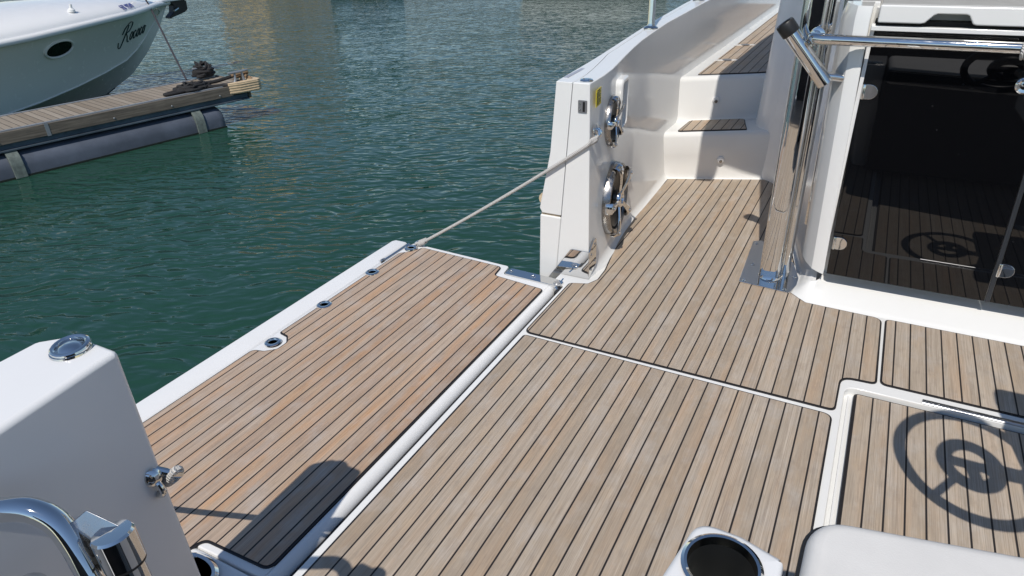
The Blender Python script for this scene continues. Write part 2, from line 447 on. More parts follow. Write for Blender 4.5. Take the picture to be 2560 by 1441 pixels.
teak(fillet([(1.366, 0.250, 0.02), (3.3, 0.250, 0), (3.3, 0.755, 0), (1.366, 0.755, 0.02)]), 0.006, deck)
# sunken hatch: metal lift edge
e = MB(); e.loft([[(x, 0.199+0.014*math.cos(PI*k/8), 0.0005+0.007*math.sin(PI*k/8)) for k in range(9)] for x in (1.50, 2.9)]); e.build('hatch_edge_trim', M['trim'], deck, ang=50)
# thin grey ledge line in the sunken channel
e = MB(); e.box(1.262, 1.268, -2.8, 0.165, -0.0318, -0.027); e.build('channel_ledge', M['white2'], deck)

# ---------------- port bulwark beyond the terrace
ys = [0.58, 0.66, 0.76, 0.9, 1.05, 1.2, 1.38, 1.55, 1.8, 2.05, 2.4, 2.85, 3.4, 4.0, 5.0, 6.5]
KY = [0.58, 0.7, 0.85, 1.08, 1.3, 1.55, 2.0, 2.85, 4, 6.5]
itop = [0.034, 0.032, 0.026, -0.006, -0.034, -0.055, -0.065, -0.045, -0.03, -0.02]
ibas = [0.050, 0.047, 0.036, 0.008, -0.012, -0.018, -0.03, -0.035, -0.03, -0.02]
otop = [-0.126, -0.134, -0.14, -0.145, -0.15, -0.155, -0.162, -0.165, -0.165, -0.16]
ztop = [0.945, 0.946, 0.948, 0.955, 0.965, 0.978, 1.002, 1.033, 1.06, 1.10]
def bw(y): return interp(KY, itop, y), interp(KY, ibas, y), interp(KY, otop, y), interp(KY, ztop, y)
rings = []
for y in ys:
    it, ib, ot, zt = bw(y)
    mid = -0.046 if y < 0.7 else interp([0.7, 1.2], [-0.046, ot+0.03], y)
    k = max(0.0, min(1.0, (y-0.62)/0.12))      # cove at deck level begins behind the post
    rings.append([(mid-0.085, y, -0.1), (ib+0.004, y, -0.1), (ib+0.004+0.034*k, y, 0.001), (ib+0.010*k+0.002, y, 0.014), (ib, y, 0.045), (ib*0.5+it*0.5, y, 0.5), (it, y, zt), (mid, y, zt)])
b = MB(); b.loft(rings)
bul = b.build('bulwark', M['white'], Y, bevel=0.005, seg=3, ang=50)
# outer shell above the rubbing strake
b = MB(); rings = []
for y in ys:
    it, ib, ot, zt = bw(y); yy = max(y, 0.583)
    mid = -0.0485 if y < 0.7 else interp([0.7, 1.2], [-0.0485, ot+0.0275], y)
    f = 0.0
    rings.append([(mid-0.052, yy, 0.312), (mid-0.0004, yy, zt-0.0015), (ot, yy, zt-0.0015), (ot-0.03, yy, 0.62), (-0.208, yy, 0.36), (-0.213, yy, 0.335), (-0.200, yy, 0.312)])
b.loft(rings); shell = b.build('hull_shell', M['white'], Y, bevel=0.0025, seg=3, ang=50)
b = MB(); b.loft([[(-0.1015, y, 0.300), (-0.1305, y, -0.06), (-0.134, y, -0.30), (-0.17, y, -0.9), (-0.30, y, -0.9), (-0.236, y, -0.30), (-0.222, y, -0.06), (-0.214, y, 0.300)] for y in (0.585, 1.5, 3, 6.5)])
b.build('hull_side', M['white'], Y, bevel=0.008, seg=2, ang=50)
b = MB(); b.box(-0.206, -0.108, 0.592, 0.75, 0.3005, 0.3115); b.build('sealant_bead', M['beige'], Y)
b = MB(); b.tube([(-0.205, 0.63, 0.365), (-0.207, 0.66, 0.365), (-0.21, 1.2, 0.37), (-0.21, 3, 0.4), (-0.2, 6.4, 0.45)], 0.034, 14); b.build('rub_rail', M['beige'], Y)
# non-slip strip and lock cap on top
b = MB(); b.prism([(-0.124, 0.66), (-0.104, 0.66), (-0.108, 0.90), (-0.128, 0.90)], 0.9435, 0.9475); b.build('tread_strip', M['decal'], bul)
b = MB(); b.lathe([(0.030, 0), (0.030, 0.004), (0.026, 0.009), (0.018, 0.010), (0.017, 0.006), (0.008, 0.006), (0.007, 0.010), (0.0, 0.011)], (0.0, 0.625, 0.9445), (0, 0, 1), 28); b.build('lock_cap', M['chrome'], bul)
# switch plate
sw = MB(); sw.extr(fillet([(-0.021, -0.027, .004), (0.021, -0.027, .004), (0.021, 0.027, .004), (-0.021, 0.027, .004)]), (0.003, 0.5795, 0.845), (1, 0, 0), (0, 0, 1), (0, -1, 0), 0.004)
swo = sw.build('switch_plate', M['grey'], bul, bevel=0.0008)
b = MB(); b.box(0.005, 0.015, 0.5735, 0.5755, 0.824, 0.866); b.build('switch_slot', M['darkhole'], swo)
each('screw', M['steel'], swo, [lambda b, z=z: b.lathe([(0.0045, 0), (0.004, 0.0015), (0, 0.0018)], (-0.008, 0.5755, z), (0, -1, 0), 12) for z in (0.832, 0.858)])
# yellow warning label with lines of text
u = Vector((-0.004, 0.09, 0)).normalized()
st = MB(); O = Vector((0.0505, 0.613, 0.836)); u = Vector((-0.012, 0.10, 0)).normalized(); vv = Vector((-0.013, 0, 0.9)).normalized(); w = Vector((1, 0.1, 0)).normalized()
st.extr([(0, 0), (0.088, 0), (0.088, 0.074), (0, 0.074)], O, u, vv, w, 0.0022)
sto = st.build('warning_label', M['yellow'], bul, smooth=False)
b = MB(); O2 = O+w*0.0024
b.extr([(0.028, 0.064), (0.062, 0.064), (0.062, 0.069), (0.028, 0.069)], O2, u, vv, w, 0.0004)
for i, (a, c) in enumerate(((0.006, 0.080), (0.006, 0.055), (0.006, 0.078), (0.006, 0.074), (0.006, 0.04), (0.006, 0.08), (0.006, 0.07), (0.006, 0.078), (0.006, 0.05))):
    zz = 0.057-i*0.0062
    x = a
    while x < c:
        L = random.uniform(0.005, 0.013); b.extr([(x, zz), (min(c, x+L), zz), (min(c, x+L), zz+0.0026), (x, zz+0.0026)], O2, u, vv, w, 0.0004); x += L+0.0018
b.build('label_print', M['ink'], sto, smooth=False)
# eye fitting with ring
b = MB(); b.lathe([(0.024, 0), (0.024, 0.004), (0.018, 0.007), (0.0, 0.008)], (0.047, 0.622, 0.735), (1, 0, 0), 20)
b.tube([(0.062+0.016*math.sin(t)*0.9, 0.622+0.004*math.cos(t), 0.725+0.018*math.cos(t)) for t in [2*PI*k/16 for k in range(16)]], 0.0055, 8, closed=True)
b.tube([(0.052, 0.622, 0.742), (0.068, 0.618, 0.735), (0.072, 0.612, 0.72), (0.066, 0.606, 0.705), (0.052, 0.61, 0.70)], 0.006, 8)
b.build('eye_fitting', M['chrome'], bul)
# recessed hand hold: raised oval frame
fr = MB(); O = Vector((0.022, 0.985, 0.625)); u = Vector((-0.02, 0.15, 0)).normalized(); w = Vector((0.15, 0.02, 0)).normalized(); vv = Vector((0, 0, 1))
outr = fillet([(0, 0, .035), (0.16, 0, .035), (0.16, 0.255, .035), (0, 0.255, .035)], 8); inn = fillet([(0.022, 0.022, .025), (0.138, 0.022, .025), (0.138, 0.233, .025), (0.022, 0.233, .025)], 8)
R3 = lambda P, d: [O+u*x+vv*y+w*d for x, y in P]
fr.loft([R3(outr, -0.03), R3(outr, 0.014), R3(offset(outr, -0.006), 0.020), R3(offset(inn, 0.004), 0.020), R3(inn, 0.014), R3(inn, -0.018)], close=True, caps=False)
fr.build('hand_hold_frame', M['white'], bul)

# ---------------- loudspeakers on the bulwark
def speaker(c, R, ax):
    c = Vector(c); ax = Vector(ax).normalized()
    h = MB(); h.lathe([(R*0.97, -0.02), (R, 0.0), (R, 0.010), (R*0.985, R*0.15), (R*0.955, R*0.215), (R*0.90, R*0.225), (R*0.84, R*0.19), (R*0.82, R*0.10)], c, ax, 56, cap1=False)
    so = h.build('loudspeaker', M['titan'], Y)
    k = MB(); k.lathe([(R*0.82, R*0.10), (R*0.76, R*0.16), (R*0.68, R*0.11), (R*0.34, R*0.03), (R*0.24, R*0.08), (0.0, R*0.09)], c, ax, 48, cap0=False); k.build('cone', M['cone'], so)
    g = MB(); uu = Vector((0, 0, 1))-ax*ax.z; uu.normalize(); v2 = ax.cross(uu)
    g.lathe([(R*0.24, R*0.10), (R*0.25, R*0.22), (R*0.22, R*0.30), (R*0.14, R*0.31), (R*0.13, R*0.27), (0, R*0.27)], c, ax, 32)
    for q in range(5):
        a = 2*PI*q/5+0.25; d = uu*math.cos(a)+v2*math.sin(a); t = ax.cross(d)
        secs = []
        for rr, hh, wd, th in ((0.18, 0.23, 0.065, 0.04), (0.50, 0.28, 0.065, 0.04), (0.78, 0.31, 0.10, 0.04), (0.96, 0.30, 0.15, 0.05), (1.02, 0.24, 0.15, 0.04), (1.03, 0.12, 0.14, 0.02)):
            p = c+d*(R*rr)+ax*(R*hh)
            dn = ax if rr < 0.9 else (ax*0.6+d*0.8 if rr < 1.0 else d)
            secs.append([p-t*R*wd, p-t*R*wd*0.6+dn*R*th, p+t*R*wd*0.6+dn*R*th, p+t*R*wd, p+t*R*wd*0.5-dn*R*0.03, p-t*R*wd*0.5-dn*R*0.03])
        g.loft(secs)
    g.build('grille', M['chrome'], so, ang=40)
    for q in range(5):
        a = 2*PI*q/5+0.25; d = uu*math.cos(a)+v2*math.sin(a); b = MB()
        b.lathe([(R*0.06, 0), (R*0.05, R*0.03), (0, R*0.03)], c+d*(R*0.93)+ax*(R*0.345), ax, 12)
        b.build('grille_bolt', M['steel'], so)
speaker((0.020, 0.955, 0.290), 0.190, (1, 0.08, 0.02))
speaker((0.020, 0.900, 0.705), 0.120, (1, 0.10, 0.02))

# hinge bracket at the foot of the post (mirror-polished)
b = MB()
b.extr(fillet([(-0.168, -0.036, 0.004), (-0.118, -0.048, 0.008), (-0.080, 0.002, 0.02), (0.0525, 0.002, 0), (0.0515, 0.150, 0), (-0.042, 0.150, 0.018)]), (0, 0.579, 0), (1, 0, 0), (0, 0, 1), (0, -1, 0), 0.006)
b.extr(fillet([(0.573, 0.004, 0), (0.665, 0.05, 0.012), (0.665, 0.195, 0.016), (0.62, 0.19, 0.02), (0.573, 0.150, 0)]), (0.0505, 0, 0), (0, 1, 0), (0, 0, 1), (1, 0, 0), 0.006)
hb_o = b.build('hinge_bracket', M['chrome'], Y, bevel=0.002, seg=2)
each('screw', M['steel'], hb_o, [lambda b, y=y, z=z: b.lathe([(0.008, 0), (0.007, 0.002), (0.003, 0.002), (0.002, 0.001), (0, 0.001)], (0.0567, y, z), (1, 0, 0), 14) for y, z in ((0.60, 0.125), (0.645, 0.165), (0.60, 0.045), (0.645, 0.075))])

# stanchions and guard rail on the bulwark
rail = MB(); rail.tube(catmull([(-0.105, 1.80, 1.60), (-0.108, 1.95, 1.66), (-0.11, 3.2, 1.70), (-0.11, 6.2, 1.75)], 6), 0.014, 12)
rail_o = rail.build('guard_rail', M['chrome'], Y)
for y in (1.86, 2.95, 4.4):
    zt = interp(KY, ztop, y); b = MB()
    b.lathe([(0.042, -0.002), (0.042, 0.006), (0.032, 0.012), (0.024, 0.016), (0.021, 0.03), (0.0165, 0.66)], (-0.105, y, zt), (0, 0.0, 1), 20); b.build('stanchion', M['chrome'], Y)
b = MB(); b.lathe([(0.012, 0), (0.010, 0.03), (0.012, 0.05), (0.0, 0.055)], (-0.02, 4.4, 0.92), (1, 0, 0), 12); b.build('pad_eye', M['white2'], bul)

# ---------------- steps and side deck
b = MB()
def stepline(x): return 2.143+0.395*(x+0.031)
bot = [(-0.09, 0), (0.02, 0), (0.2, 0), (0.4, 0), (0.56, 0), (0.70, 0)]
f_bot = [(x, stepline(x), 0.0) for x, _ in bot]
f_top = [(x, 2.118+0.48*(x-0.037), 0.327) for x, _ in bot]
f_top2 = [(x, 2.118+0.48*(x-0.037)+0.02, 0.327) for x, _ in bot]
prof = []
for (bx, t) in zip(f_bot, f_top):
    P0 = Vector(bx); P1 = Vector(t)
    prof.append([P0+Vector((0, -0.03, 0.0)), P0+Vector((0, -0.008, 0.010)), P0+Vector((0, 0, 0.035)), P0.lerp(P1, 0.5)+Vector((0, -0.004, 0)), P1+Vector((0, 0.0, -0.030)), P1+Vector((0, 0.006, -0.012)), P1+Vector((0, 0.022, -0.001)), P1+Vector((0, 0.05, 0)), (P1.x, 3.2, 0.327), (P1.x, 3.2, 0.0)])
b.loft(prof); step1 = b.build('step', M['white'], Y, ang=40)
teak(fillet([(0.036, 2.150, 0.01), (0.425, 2.352, 0.012), (0.395, 2.46, 0.02), (0.362, 2.600, 0.02), (0.045, 2.425, 0.02)]), 0.334, step1, name='tread')
b = MB(); prof = []
for x in (-0.10, 0.03, 0.2, 0.36, 0.5, 0.75):
    y0 = 2.440+0.588*(x-0.03)
    prof.append([(x, y0-0.04, 0.3275), (x, y0-0.012, 0.336), (x, y0, 0.365), (x, y0+0.004, 0.585), (x, y0+0.012, 0.605), (x, y0+0.03, 0.615), (x, y0+0.06, 0.615), (x, 7.0, 0.64), (x, 7.0, 0.3275)])
b.loft(prof); step2 = b.build('side_deck', M['white'], Y, ang=40)
def sz(y): return 0.615+(y-2.5)*0.0055+0.007
b = MB()
tp = fillet([(0.040, 2.520, 0.015), (0.400, 2.718, 0.015), (0.62, 2.9, 0), (0.62, 6.5, 0), (0.05, 6.5, 0), (0.046, 3.6, 0)])
side_t = MB(); side_t.v = [(x, y, sz(y)) for x, y in tp]+[(x, y, sz(y)-0.01) for x, y in offset(tp, 0.007)]
n = len(tp); side_t.f = [tuple(range(n))]+[(i, (i+1) % n, n+(i+1) % n, n+i) for i in range(n)]; side_t.m = [0]+[1]*n
side_t.build('teak_panel', [M['teak'], M['caulk']], step2, smooth=False)
for y in (3.03, 3.70):
    b = MB(); z = sz(y)
    b.prism(fillet([(0.035, y-0.022, .006), (0.185, y+0.045, .006), (0.185, y+0.07, .006), (0.035, y+0.012, .006)]), z-0.002, z+0.004); b.build('locker_edge', M['white'], step2)
    b = MB(); b.lathe([(0.034, 0), (0.030, 0.003), (0, 0.004)], (0.115, y+0.03, z+0.004), (0, 0, 1), 20); b.build('flush_pull', M['grey'], step2)
# courtesy lights on the risers
for c in ((0.306, 2.252, 0.140), (0.178, 2.520, 0.462)):
    b = MB(); b.lathe([(0.024, -0.004), (0.024, 0.002), (0.020, 0.008), (0.010, 0.011), (0, 0.011)], c, (0.37, -0.93, 0), 24)
    lo = b.build('courtesy_light', M['white2'], Y)
    b = MB(); p = Vector(c)+Vector((0.37, -0.93, 0))*0.0095; b.lathe([(0.012, -0.002), (0.010, 0.003), (0, 0.003)], p+Vector((0, 0, -0.008)), (0.37, -0.93, -0.3), 14); b.build('light_lens', M['titan'], lo)

# ---------------- console side (rounded moulding at the right of the steps)
pl = [Vector(p) for p in ((1.02, 0.985, 0), (0.955, 1.15, 0), (0.86, 1.55, 0), (0.755, 2.0, 0), (0.70, 2.20, 0), (0.64, 2.315, 0), (0.56, 2.375, 0))]
pl = catmull(pl, 10)
q0, q1, q2 = Vector((0.56, 2.375, 0)), Vector((0.437, 2.425, 0)), Vector((0.433, 2.56, 0))
pl += [q0*(1-t)**2+q1*2*t*(1-t)+q2*t*t for t in [k/16 for k in range(1, 17)]]+[Vector((0.432, 3.5, 0)), Vector((0.43, 6.5, 0))]
rings = [[(p.x+0.055*z, p.y, z) for p in pl]+[(3.4, 6.5, z), (3.4, 0.985, z)] for z in (-0.05, 0.3, 0.7, 1.1, 1.225)]
b = MB(); b.loft(rings); b.build('console_side', M['white2'], Y, ang=50)
b = MB(); b.extr([(1.2, 1.235), (2.4, 1.235), (2.9, 1.62), (1.5, 1.62)], (1.02, 0, 0), (0, 1, 0), (0, 0, 1), (-1, 0, 0), 0.02); b.build('windscreen_side', M['glass'], Y)
b = MB(); b.extr([(1.02, 1.24), (3.3, 1.24), (3.3, 1.72), (1.02, 1.60)], (0, 2.15, 0), (1, 0, 0), (0, 0.35, 1), (0, 1, 0), 0.015); b.build('windscreen', M['glass'], Y)

# ---------------- sill, door column, doors, hatch
toe = [(3.3, 0.782), (2.6, 0.782), (1.8, 0.782), (1.10, 0.782), (1.045, 0.785), (1.005, 0.800), (0.978, 0.828), (0.965, 0.87), (0.962, 0.93), (0.962, 1.05)]
prof = [(-0.012, 0.0), (-0.004, 0.0025), (0.004, 0.009), (0.014, 0.013), (0.09, 0.034), (0.190, 0.062), (0.230, 0.070), (0.30, 0.072), (0.30, 0.0)]
rings = []
for i, (x, y) in enumerate(toe):
    a = Vector(toe[max(i-1, 0)]); c = Vector(toe[min(i+1, len(toe)-1)]); t = (c-a).normalized(); nrm = Vector((t.y, -t.x))
    if nrm.y < 0 and abs(nrm.x) < 0.2: nrm = -nrm
    nrm = Vector((-t.y, t.x)); 
    if nrm.dot(Vector((0.6, 0.8))) < 0: nrm = -nrm
    kk = 1.0 if x > 1.06 else (0.36 if x > 0.99 else 0.30)
    rings.append([(x+nrm.x*d*(kk if d > 0.02 else 1), y+nrm.y*d*(kk if d > 0.02 else 1), z) for d, z in prof])
b = MB(); b.loft(rings); b.build('sill', M['white'], Y, ang=40)

b = MB()
colp = [(0.966, 1.03), (0.972, 0.975), (0.990, 0.930), (1.026, 0.878), (1.050, 0.869), (1.076, 0.866), (1.079, 0.869), (1.079, 1.03)]
rings = []
for z, dx, ins in ((0.112, 0.0, 0.0), (0.14, 0.0, 0), (0.6, -0.012, 0), (1.195, -0.026, 0), (1.245, -0.024, 0.012)):
    zz = lambda x: z + (0.03*(1.079-x)/0.11 if z < 0.13 else 0)
    rings.append([(x+dx+(ins if x < 1.0 else 0), y+ins, zz(x)) for x, y in colp])
b.loft(rings); colo = b.build('door_column', M['white'], Y, bevel=0.006, seg=3, ang=25)
b = MB(); b.box(1.0605, 1.075, 0.896, 0.93, 0.118, 1.18); b.build('door_jamb', M['white2'], Y, bevel=0.002)
def door(x0, x1, dx):
    b = MB(); y0, y1 = 0.880, 0.892
    b.extr([(x0, 0.113), (x1, 0.113), (x1+dx, 1.150), (x0+dx, 1.150)], (0, y0-0.0035, 0), (1, 0, 0), (0, 0.027, 1), (0, 1, -0.027), 0.012)
    return b.build('companionway_door', M['glass'], Y, bevel=0.0015)
d1 = door(1.091, 1.702, -0.026); d2 = door(1.722, 2.42, -0.026)
b = MB(); b.extr([(1.7035, 0.113), (1.7205, 0.113), (1.694, 1.15), (1.677, 1.15)], (0, 0.8725, 0), (1, 0, 0), (0, 0.027, 1), (0, 1, -0.027), 0.012); b.build('door_edge_seal', plain('seal_dark_grey', (0.03, 0.034, 0.04), 0.3), Y, bevel=0.002)
def hinge(x, z, par, yf=None):
    yf = 0.8755+0.027*z
    b = MB(); w, h = 0.046, 0.029
    pts = [(0.0, -h), (w-h, -h)]+[(w-h+h*math.sin(t), -h*math.cos(t)) for t in [PI*k/10 for k in range(1, 10)]]+[(w-h, h), (0, h)]
    b.extr(pts, (x, yf, z), (1, 0, 0), (0, 0, 1), (0, -1, 0), 0.006)
    ho = b.build('door_hinge', M['chrome'], par, bevel=0.0015)
    b = MB(); b.lathe([(0.006, 0), (0.007, 0.002), (0.007, 0.056), (0.006, 0.058)], (x-0.006, yf-0.004, z-0.029), (0, 0, 1), 12); b.build('hinge_knuckle', M['chrome'], ho)
hinge(1.088, 0.925, d1); hinge(1.102, 0.268, d1); hinge(1.722, 0.262, d2)
b = MB(); b.lathe([(0.030, 0), (0.030, 0.006), (0.024, 0.012), (0.014, 0.010), (0.012, 0.018), (0, 0.019)], (1.604, 0.902, 0.985), (0, -1, 0.027), 28); b.build('door_latch', M['chrome'], d1)
# trim over the door, sliding hatch with hand slot
b = MB(); b.box(1.062, 3.2, 0.872, 0.905, 1.158, 1.176); b.build('door_header', M['white'], Y, bevel=0.003)
b = MB(); b.box(1.07, 3.2, 0.925, 0.99, 1.05, 1.19); b.build('header_recess', M['darkhole'], Y)
hp = [(1.080, 1.189), (1.222, 1.189), (1.236, 1.192), (1.262, 1.220), (1.272, 1.224), (1.362, 1.224), (1.372, 1.220), (1.388, 1.192), (1.40, 1.189), (1.86, 1.189), (1.86, 1.252), (1.080, 1.252)]
b = MB(); b.extr(hp, (0, 0.860, 0), (1, 0, 0), (0, 0, 1), (0, 1, 0), 0.03); b.box(1.080, 1.86, 0.8901, 1.9, 1.2255, 1.252)
hatch = b.build('sliding_hatch', M['white'], Y, bevel=0.006, seg=3, ang=40)
b = MB(); b.box(1.865, 3.2, 0.868, 1.9, 1.189, 1.250); b.build('hatch_surround', M['white'], Y, bevel=0.006, seg=3)
b = MB(); b.box(1.0, 1.075, 1.035, 1.9, 1.1, 1.246); b.build('hatch_coaming', M['white'], Y, bevel=0.006, seg=3)

# ---------------- roof support legs
def sup(cx, cy, a, bb, e=4.0, n=40):
    out = []
    for k in range(n):
        t = 2*PI*k/n; c, s = math.cos(t), math.sin(t)
        out.append((cx+a*math.copysign(abs(c)**(2/e), c), cy+bb*math.copysign(abs(s)**(2/e), s)))
    return out
b = MB(); b.loft([[(x, y, z) for x, y in sup(0.845, 0.955, 0.048, 0.038)] for z in (0.006, 0.4, 0.8, 1.2, 2.24)])
b.build('roof_leg', M['chrome'], Y, ang=60)
b = MB(); b.tube([(0.908, 0.985, 0.006), (0.908, 0.985, 1.0), (0.910, 0.99, 2.24)], 0.022, 20); b.tube([(0.965, 1.10, 0.25), (0.955, 1.09, 1.2), (0.95, 1.10, 2.24)], 0.017, 16)
b.build('roof_strut', M['chrome'], Y)
b = MB(); bp = fillet([(0.722, 0.840, .012), (0.957, 0.818, .02), (0.985, 0.95, .01), (0.93, 1.15, .02), (0.74, 1.36, .01), (0.700, 1.335, .01)])
b.prism(bp, 0.006, 0.0125); plate = b.build('leg_base_plate', M['chrome'], Y, bevel=0.002)
each('screw', M['chrome'], plate, [lambda b, x=x, y=y: b.lathe([(0.011, 0), (0.010, 0.003), (0.005, 0.003), (0.004, 0.001), (0, 0.001)], (x, y, 0.0125), (0, 0, 1), 16) for x, y in ((0.742, 0.862), (0.930, 0.843), (0.722, 1.31), (0.75, 1.05), (0.955, 0.99))])
b = MB(); b.lathe([(0.054, 0.0), (0.052, 0.006), (0.047, 0.014)], (0.846, 0.955, 0.0125), (0, 0, 1), 36); b.build('weld_collar', M['chrome'], plate)
# roof overhead (outside the picture, it shades the steps)
b = MB()
b.prism([(0.445, 0.55), (0.548, 0.57), (0.560, 0.715), (0.95, 0.775), (3.2, 0.80), (3.2, 4.0), (0.55, 4.0), (0.42, 3.2), (0.395, 2.8), (0.375, 1.4), (0.405, 0.95)], 2.24, 2.30)
b.build('hard_top', M['white2'], Y, bevel=0.01)
# grab rail in front of the doors
b = MB(); b.tube(catmull([(0.872, 0.935, 1.128), (0.862, 0.885, 1.128), (0.872, 0.838, 1.128), (0.915, 0.818, 1.128), (1.0, 0.815, 1.128)], 6)+[Vector((1.3, 0.815, 1.127)), Vector((2.5, 0.815, 1.122))], 0.0205, 20)
grab = b.build('grab_rail', M['chrome'], Y)
b = MB(); b.lathe([(0.030, 0), (0.030, 0.006), (0.022, 0.010)], (0.872, 0.924, 1.128), (0, -1, 0), 24); b.build('rail_flange', M['chrome'], grab)
# rod holder
top = Vector((0.752, 0.835, 1.180)); botm = Vector((0.938, 0.868, 0.953)); ax = (botm-top).normalized()
b = MB(); b.lathe([(0.0310, 0.02), (0.0310, (botm-top).length), (0.018, (botm-top).length+0.004)], top, ax, 28, cap0=False); rh = b.build('rod_holder', M['chrome'], Y)
b = MB(); b.lathe([(0, 0.04), (0.024, 0.04), (0.025, 0.0), (0.034, -0.002), (0.0365, 0.004), (0.0365, 0.046), (0.035, 0.050), (0.0305, 0.050)], top, ax, 28, cap0=False, cap1=False); b.build('rod_cap', M['black'], rh)
b = MB(); q = top.lerp(botm, 0.42); b.tube([q+Vector((0.01, 0.02, 0)), q+Vector((0.055, 0.05, 0.03))], 0.013, 12); b.tube([q+Vector((0.035, 0.02, 0.03)), q+Vector((0.045, 0.04, -0.01))], 0.009, 10); b.build('rod_holder_clamp', M['chrome'], rh)
b = MB(); b.tube([botm+Vector((-0.012, 0, 0.03)), botm+Vector((0.06, 0.03, 0.02))], 0.018, 14); b.build('rod_holder_foot', M['chrome'], rh)

# ---------------- folded-out side terrace
ter = MB()
tp = fillet([(-1.006, -1.53, 0), (-0.40, -1.53, .03), (-0.372, -1.43, .03), (-0.10, -1.425, 0), (-0.098, 0.445, 0), (-0.36, 0.455, .03), (-0.374, 0.545, .02), (-0.90, 0.572, .01), (-0.985, 0.590, .02), (-1.006, 0.545, .01)])
ter.prism(tp, -0.09, 0.0)
T = ter.build('fold_down_terrace', M['white2'], Y, bevel=0.005, seg=2)
b = MB(); pr = [(-0.0975, -0.0012)]+[(-0.094+0.032*math.sin(t), -0.036+0.035*math.cos(t)) for t in [PI/2*k/8 for k in range(0, 9)]]+[(-0.062, -0.085), (-0.0975, -0.085)]
b.loft([[(x, y, z) for x, z in pr] for y in (-1.425, 0.445)]); b.build('hinge_edge', M['white2'], T, ang=50)
# outer ledge with its own ends
b = MB()
led = [(-1.128, -0.055), (-1.128, -0.006), (-1.120, 0.003), (-1.020, 0.003), (-1.008, -0.004), (-1.008, -0.055)]
b.loft([[(x, y, z) for x, z in led] for y in (-1.53, 0.30)]+[[(x if x < -1.05 else x-0.020*k, y, z) for x, z in led] for y, k in ((0.315, 1), (0.545, 1.2))]+[[(max(-1.115, x) if x < -1.05 else x-0.03, 0.572, z*0.8-0.004) for x, z in led]])
b.build('terrace_ledge', M['white2'], T, bevel=0.003, ang=40)
b = MB(); b.tube([(-1.017, 0.33, -0.004), (-1.014, 0.56, -0.004)], 0.0085, 10); b.build('ladder_rod', M['chrome'], T)
b = MB(); b.tube([(-1.018+0.006*math.cos(t), 0.325+0.014*math.sin(t), 0.004) for t in [2*PI*k/12 for k in range(12)]], 0.004, 6, closed=True); b.build('ladder_ring', M['steel'], T)
tk = fillet([(-0.990, -1.50, 0.01), (-0.385, -1.50, 0.03), (-0.352, -1.402, 0.035), (-0.080-0.027, -1.395, 0.025), (-0.107, 0.380, 0.02), (-0.393, 0.412, 0.03), (-0.405, 0.508, 0.025), (-0.905, 0.535, 0.02), (-0.935, 0.47, 0.03), (-0.984, 0.43, 0.02),
             (-0.985, -0.452, 0.01), (-0.935, -0.462, 0.02), (-0.898, -0.50, 0.03), (-0.898, -0.560, 0.03), (-0.94, -0.600, 0.03), (-0.990, -0.612, 0.02)])
teak(tk, 0.006, T, 'teak_t')
for x, y in ((-0.963, 0.506), (-0.975, 0.180), (-0.973, -0.185), (-0.955, -0.531)):
    b = MB(); b.lathe([(0.036, 0.0), (0.035, 0.004), (0.028, 0.008), (0.022, 0.007), (0.020, 0.001), (0.019, -0.0)], (x, y, 0.0055), (0, 0, 1), 32, cap1=False)
    so = b.build('rail_socket', M['chrome'], T)
    b = MB(); b.lathe([(0.0195, 0.0002), (0.0, 0.0002)], (x, y, 0.0062), (0, 0, 1), 24); b.build('socket_hole', M['darkhole'], so)
# hinge arm let into the far end
b = MB(); b.prism(fillet([(-0.352, 0.452, .01), (-0.100, 0.440, 0), (-0.045, 0.436, .02), (-0.040, 0.495, .02), (-0.12, 0.508, 0), (-0.345, 0.518, .01)]), -0.022, 0.0075); arm = b.build('hinge_arm', M['chrome'], T, bevel=0.002)
b = MB(); b.box(-0.36, -0.10, 0.4555, 0.53, -0.088, -0.023); b.build('arm_recess', M['white2'], arm)
each('screw', M['steel'], arm, [lambda b, x=x, y=y, r=r: b.lathe([(r, 0), (r*0.9, 0.0025), (r*0.5, 0.0025), (r*0.4, 0.001), (0, 0.001)], (x, y, 0.0075), (0, 0, 1), 18) for x, y, r in ((-0.33, 0.485, 0.011), (-0.205, 0.479, 0.013), (-0.068, 0.466, 0.018))])
b = MB(); b.tube([(-0.060, 0.425, -0.014), (-0.060, 0.475, -0.012), (-0.064, 0.535, -0.012)], 0.013, 14); b.build('hinge_pin', M['chrome'], arm)
b = MB(); b.box(-0.0615, -0.0325, -1.42, 0.40, -0.084, -0.030); b.box(-0.055, -0.034, 0.4005, 0.462, -0.084, -0.006); b.build('gutter_shade_strip', M['black'], Y, bevel=0.004)  # black strips laid in the slot, standing in for its shade
# hawse fitting at the near end
b = MB()
cx, cy = -0.285, -1.497; ca, sa = math.cos(-0.05), math.sin(-0.05)
ov = lambda a, bb, z: [(cx+a*math.cos(t)*ca-bb*math.sin(t)*sa, cy+a*math.cos(t)*sa+bb*math.sin(t)*ca, z) for t in [2*PI*k/36 for k in range(36)]]
b.loft([ov(0.085, 0.050, 0.0), ov(0.085, 0.050, 0.012), ov(0.076, 0.042, 0.020), ov(0.066, 0.033, 0.018), ov(0.060, 0.028, 0.006)], caps=False)
hw = b.build('hawse_fitting', M['chrome'], T)
b = MB(); b.loft([ov(0.061, 0.029, 0.007), ov(0.001, 0.001, 0.007)]); b.build('hawse_hole', M['darkhole'], hw)
b = MB(); b.box(-0.45, -0.12, -1.56, -1.43, -0.09, -0.0005); b.build('end_fairing', M['white2'], T, bevel=0.015, seg=3)

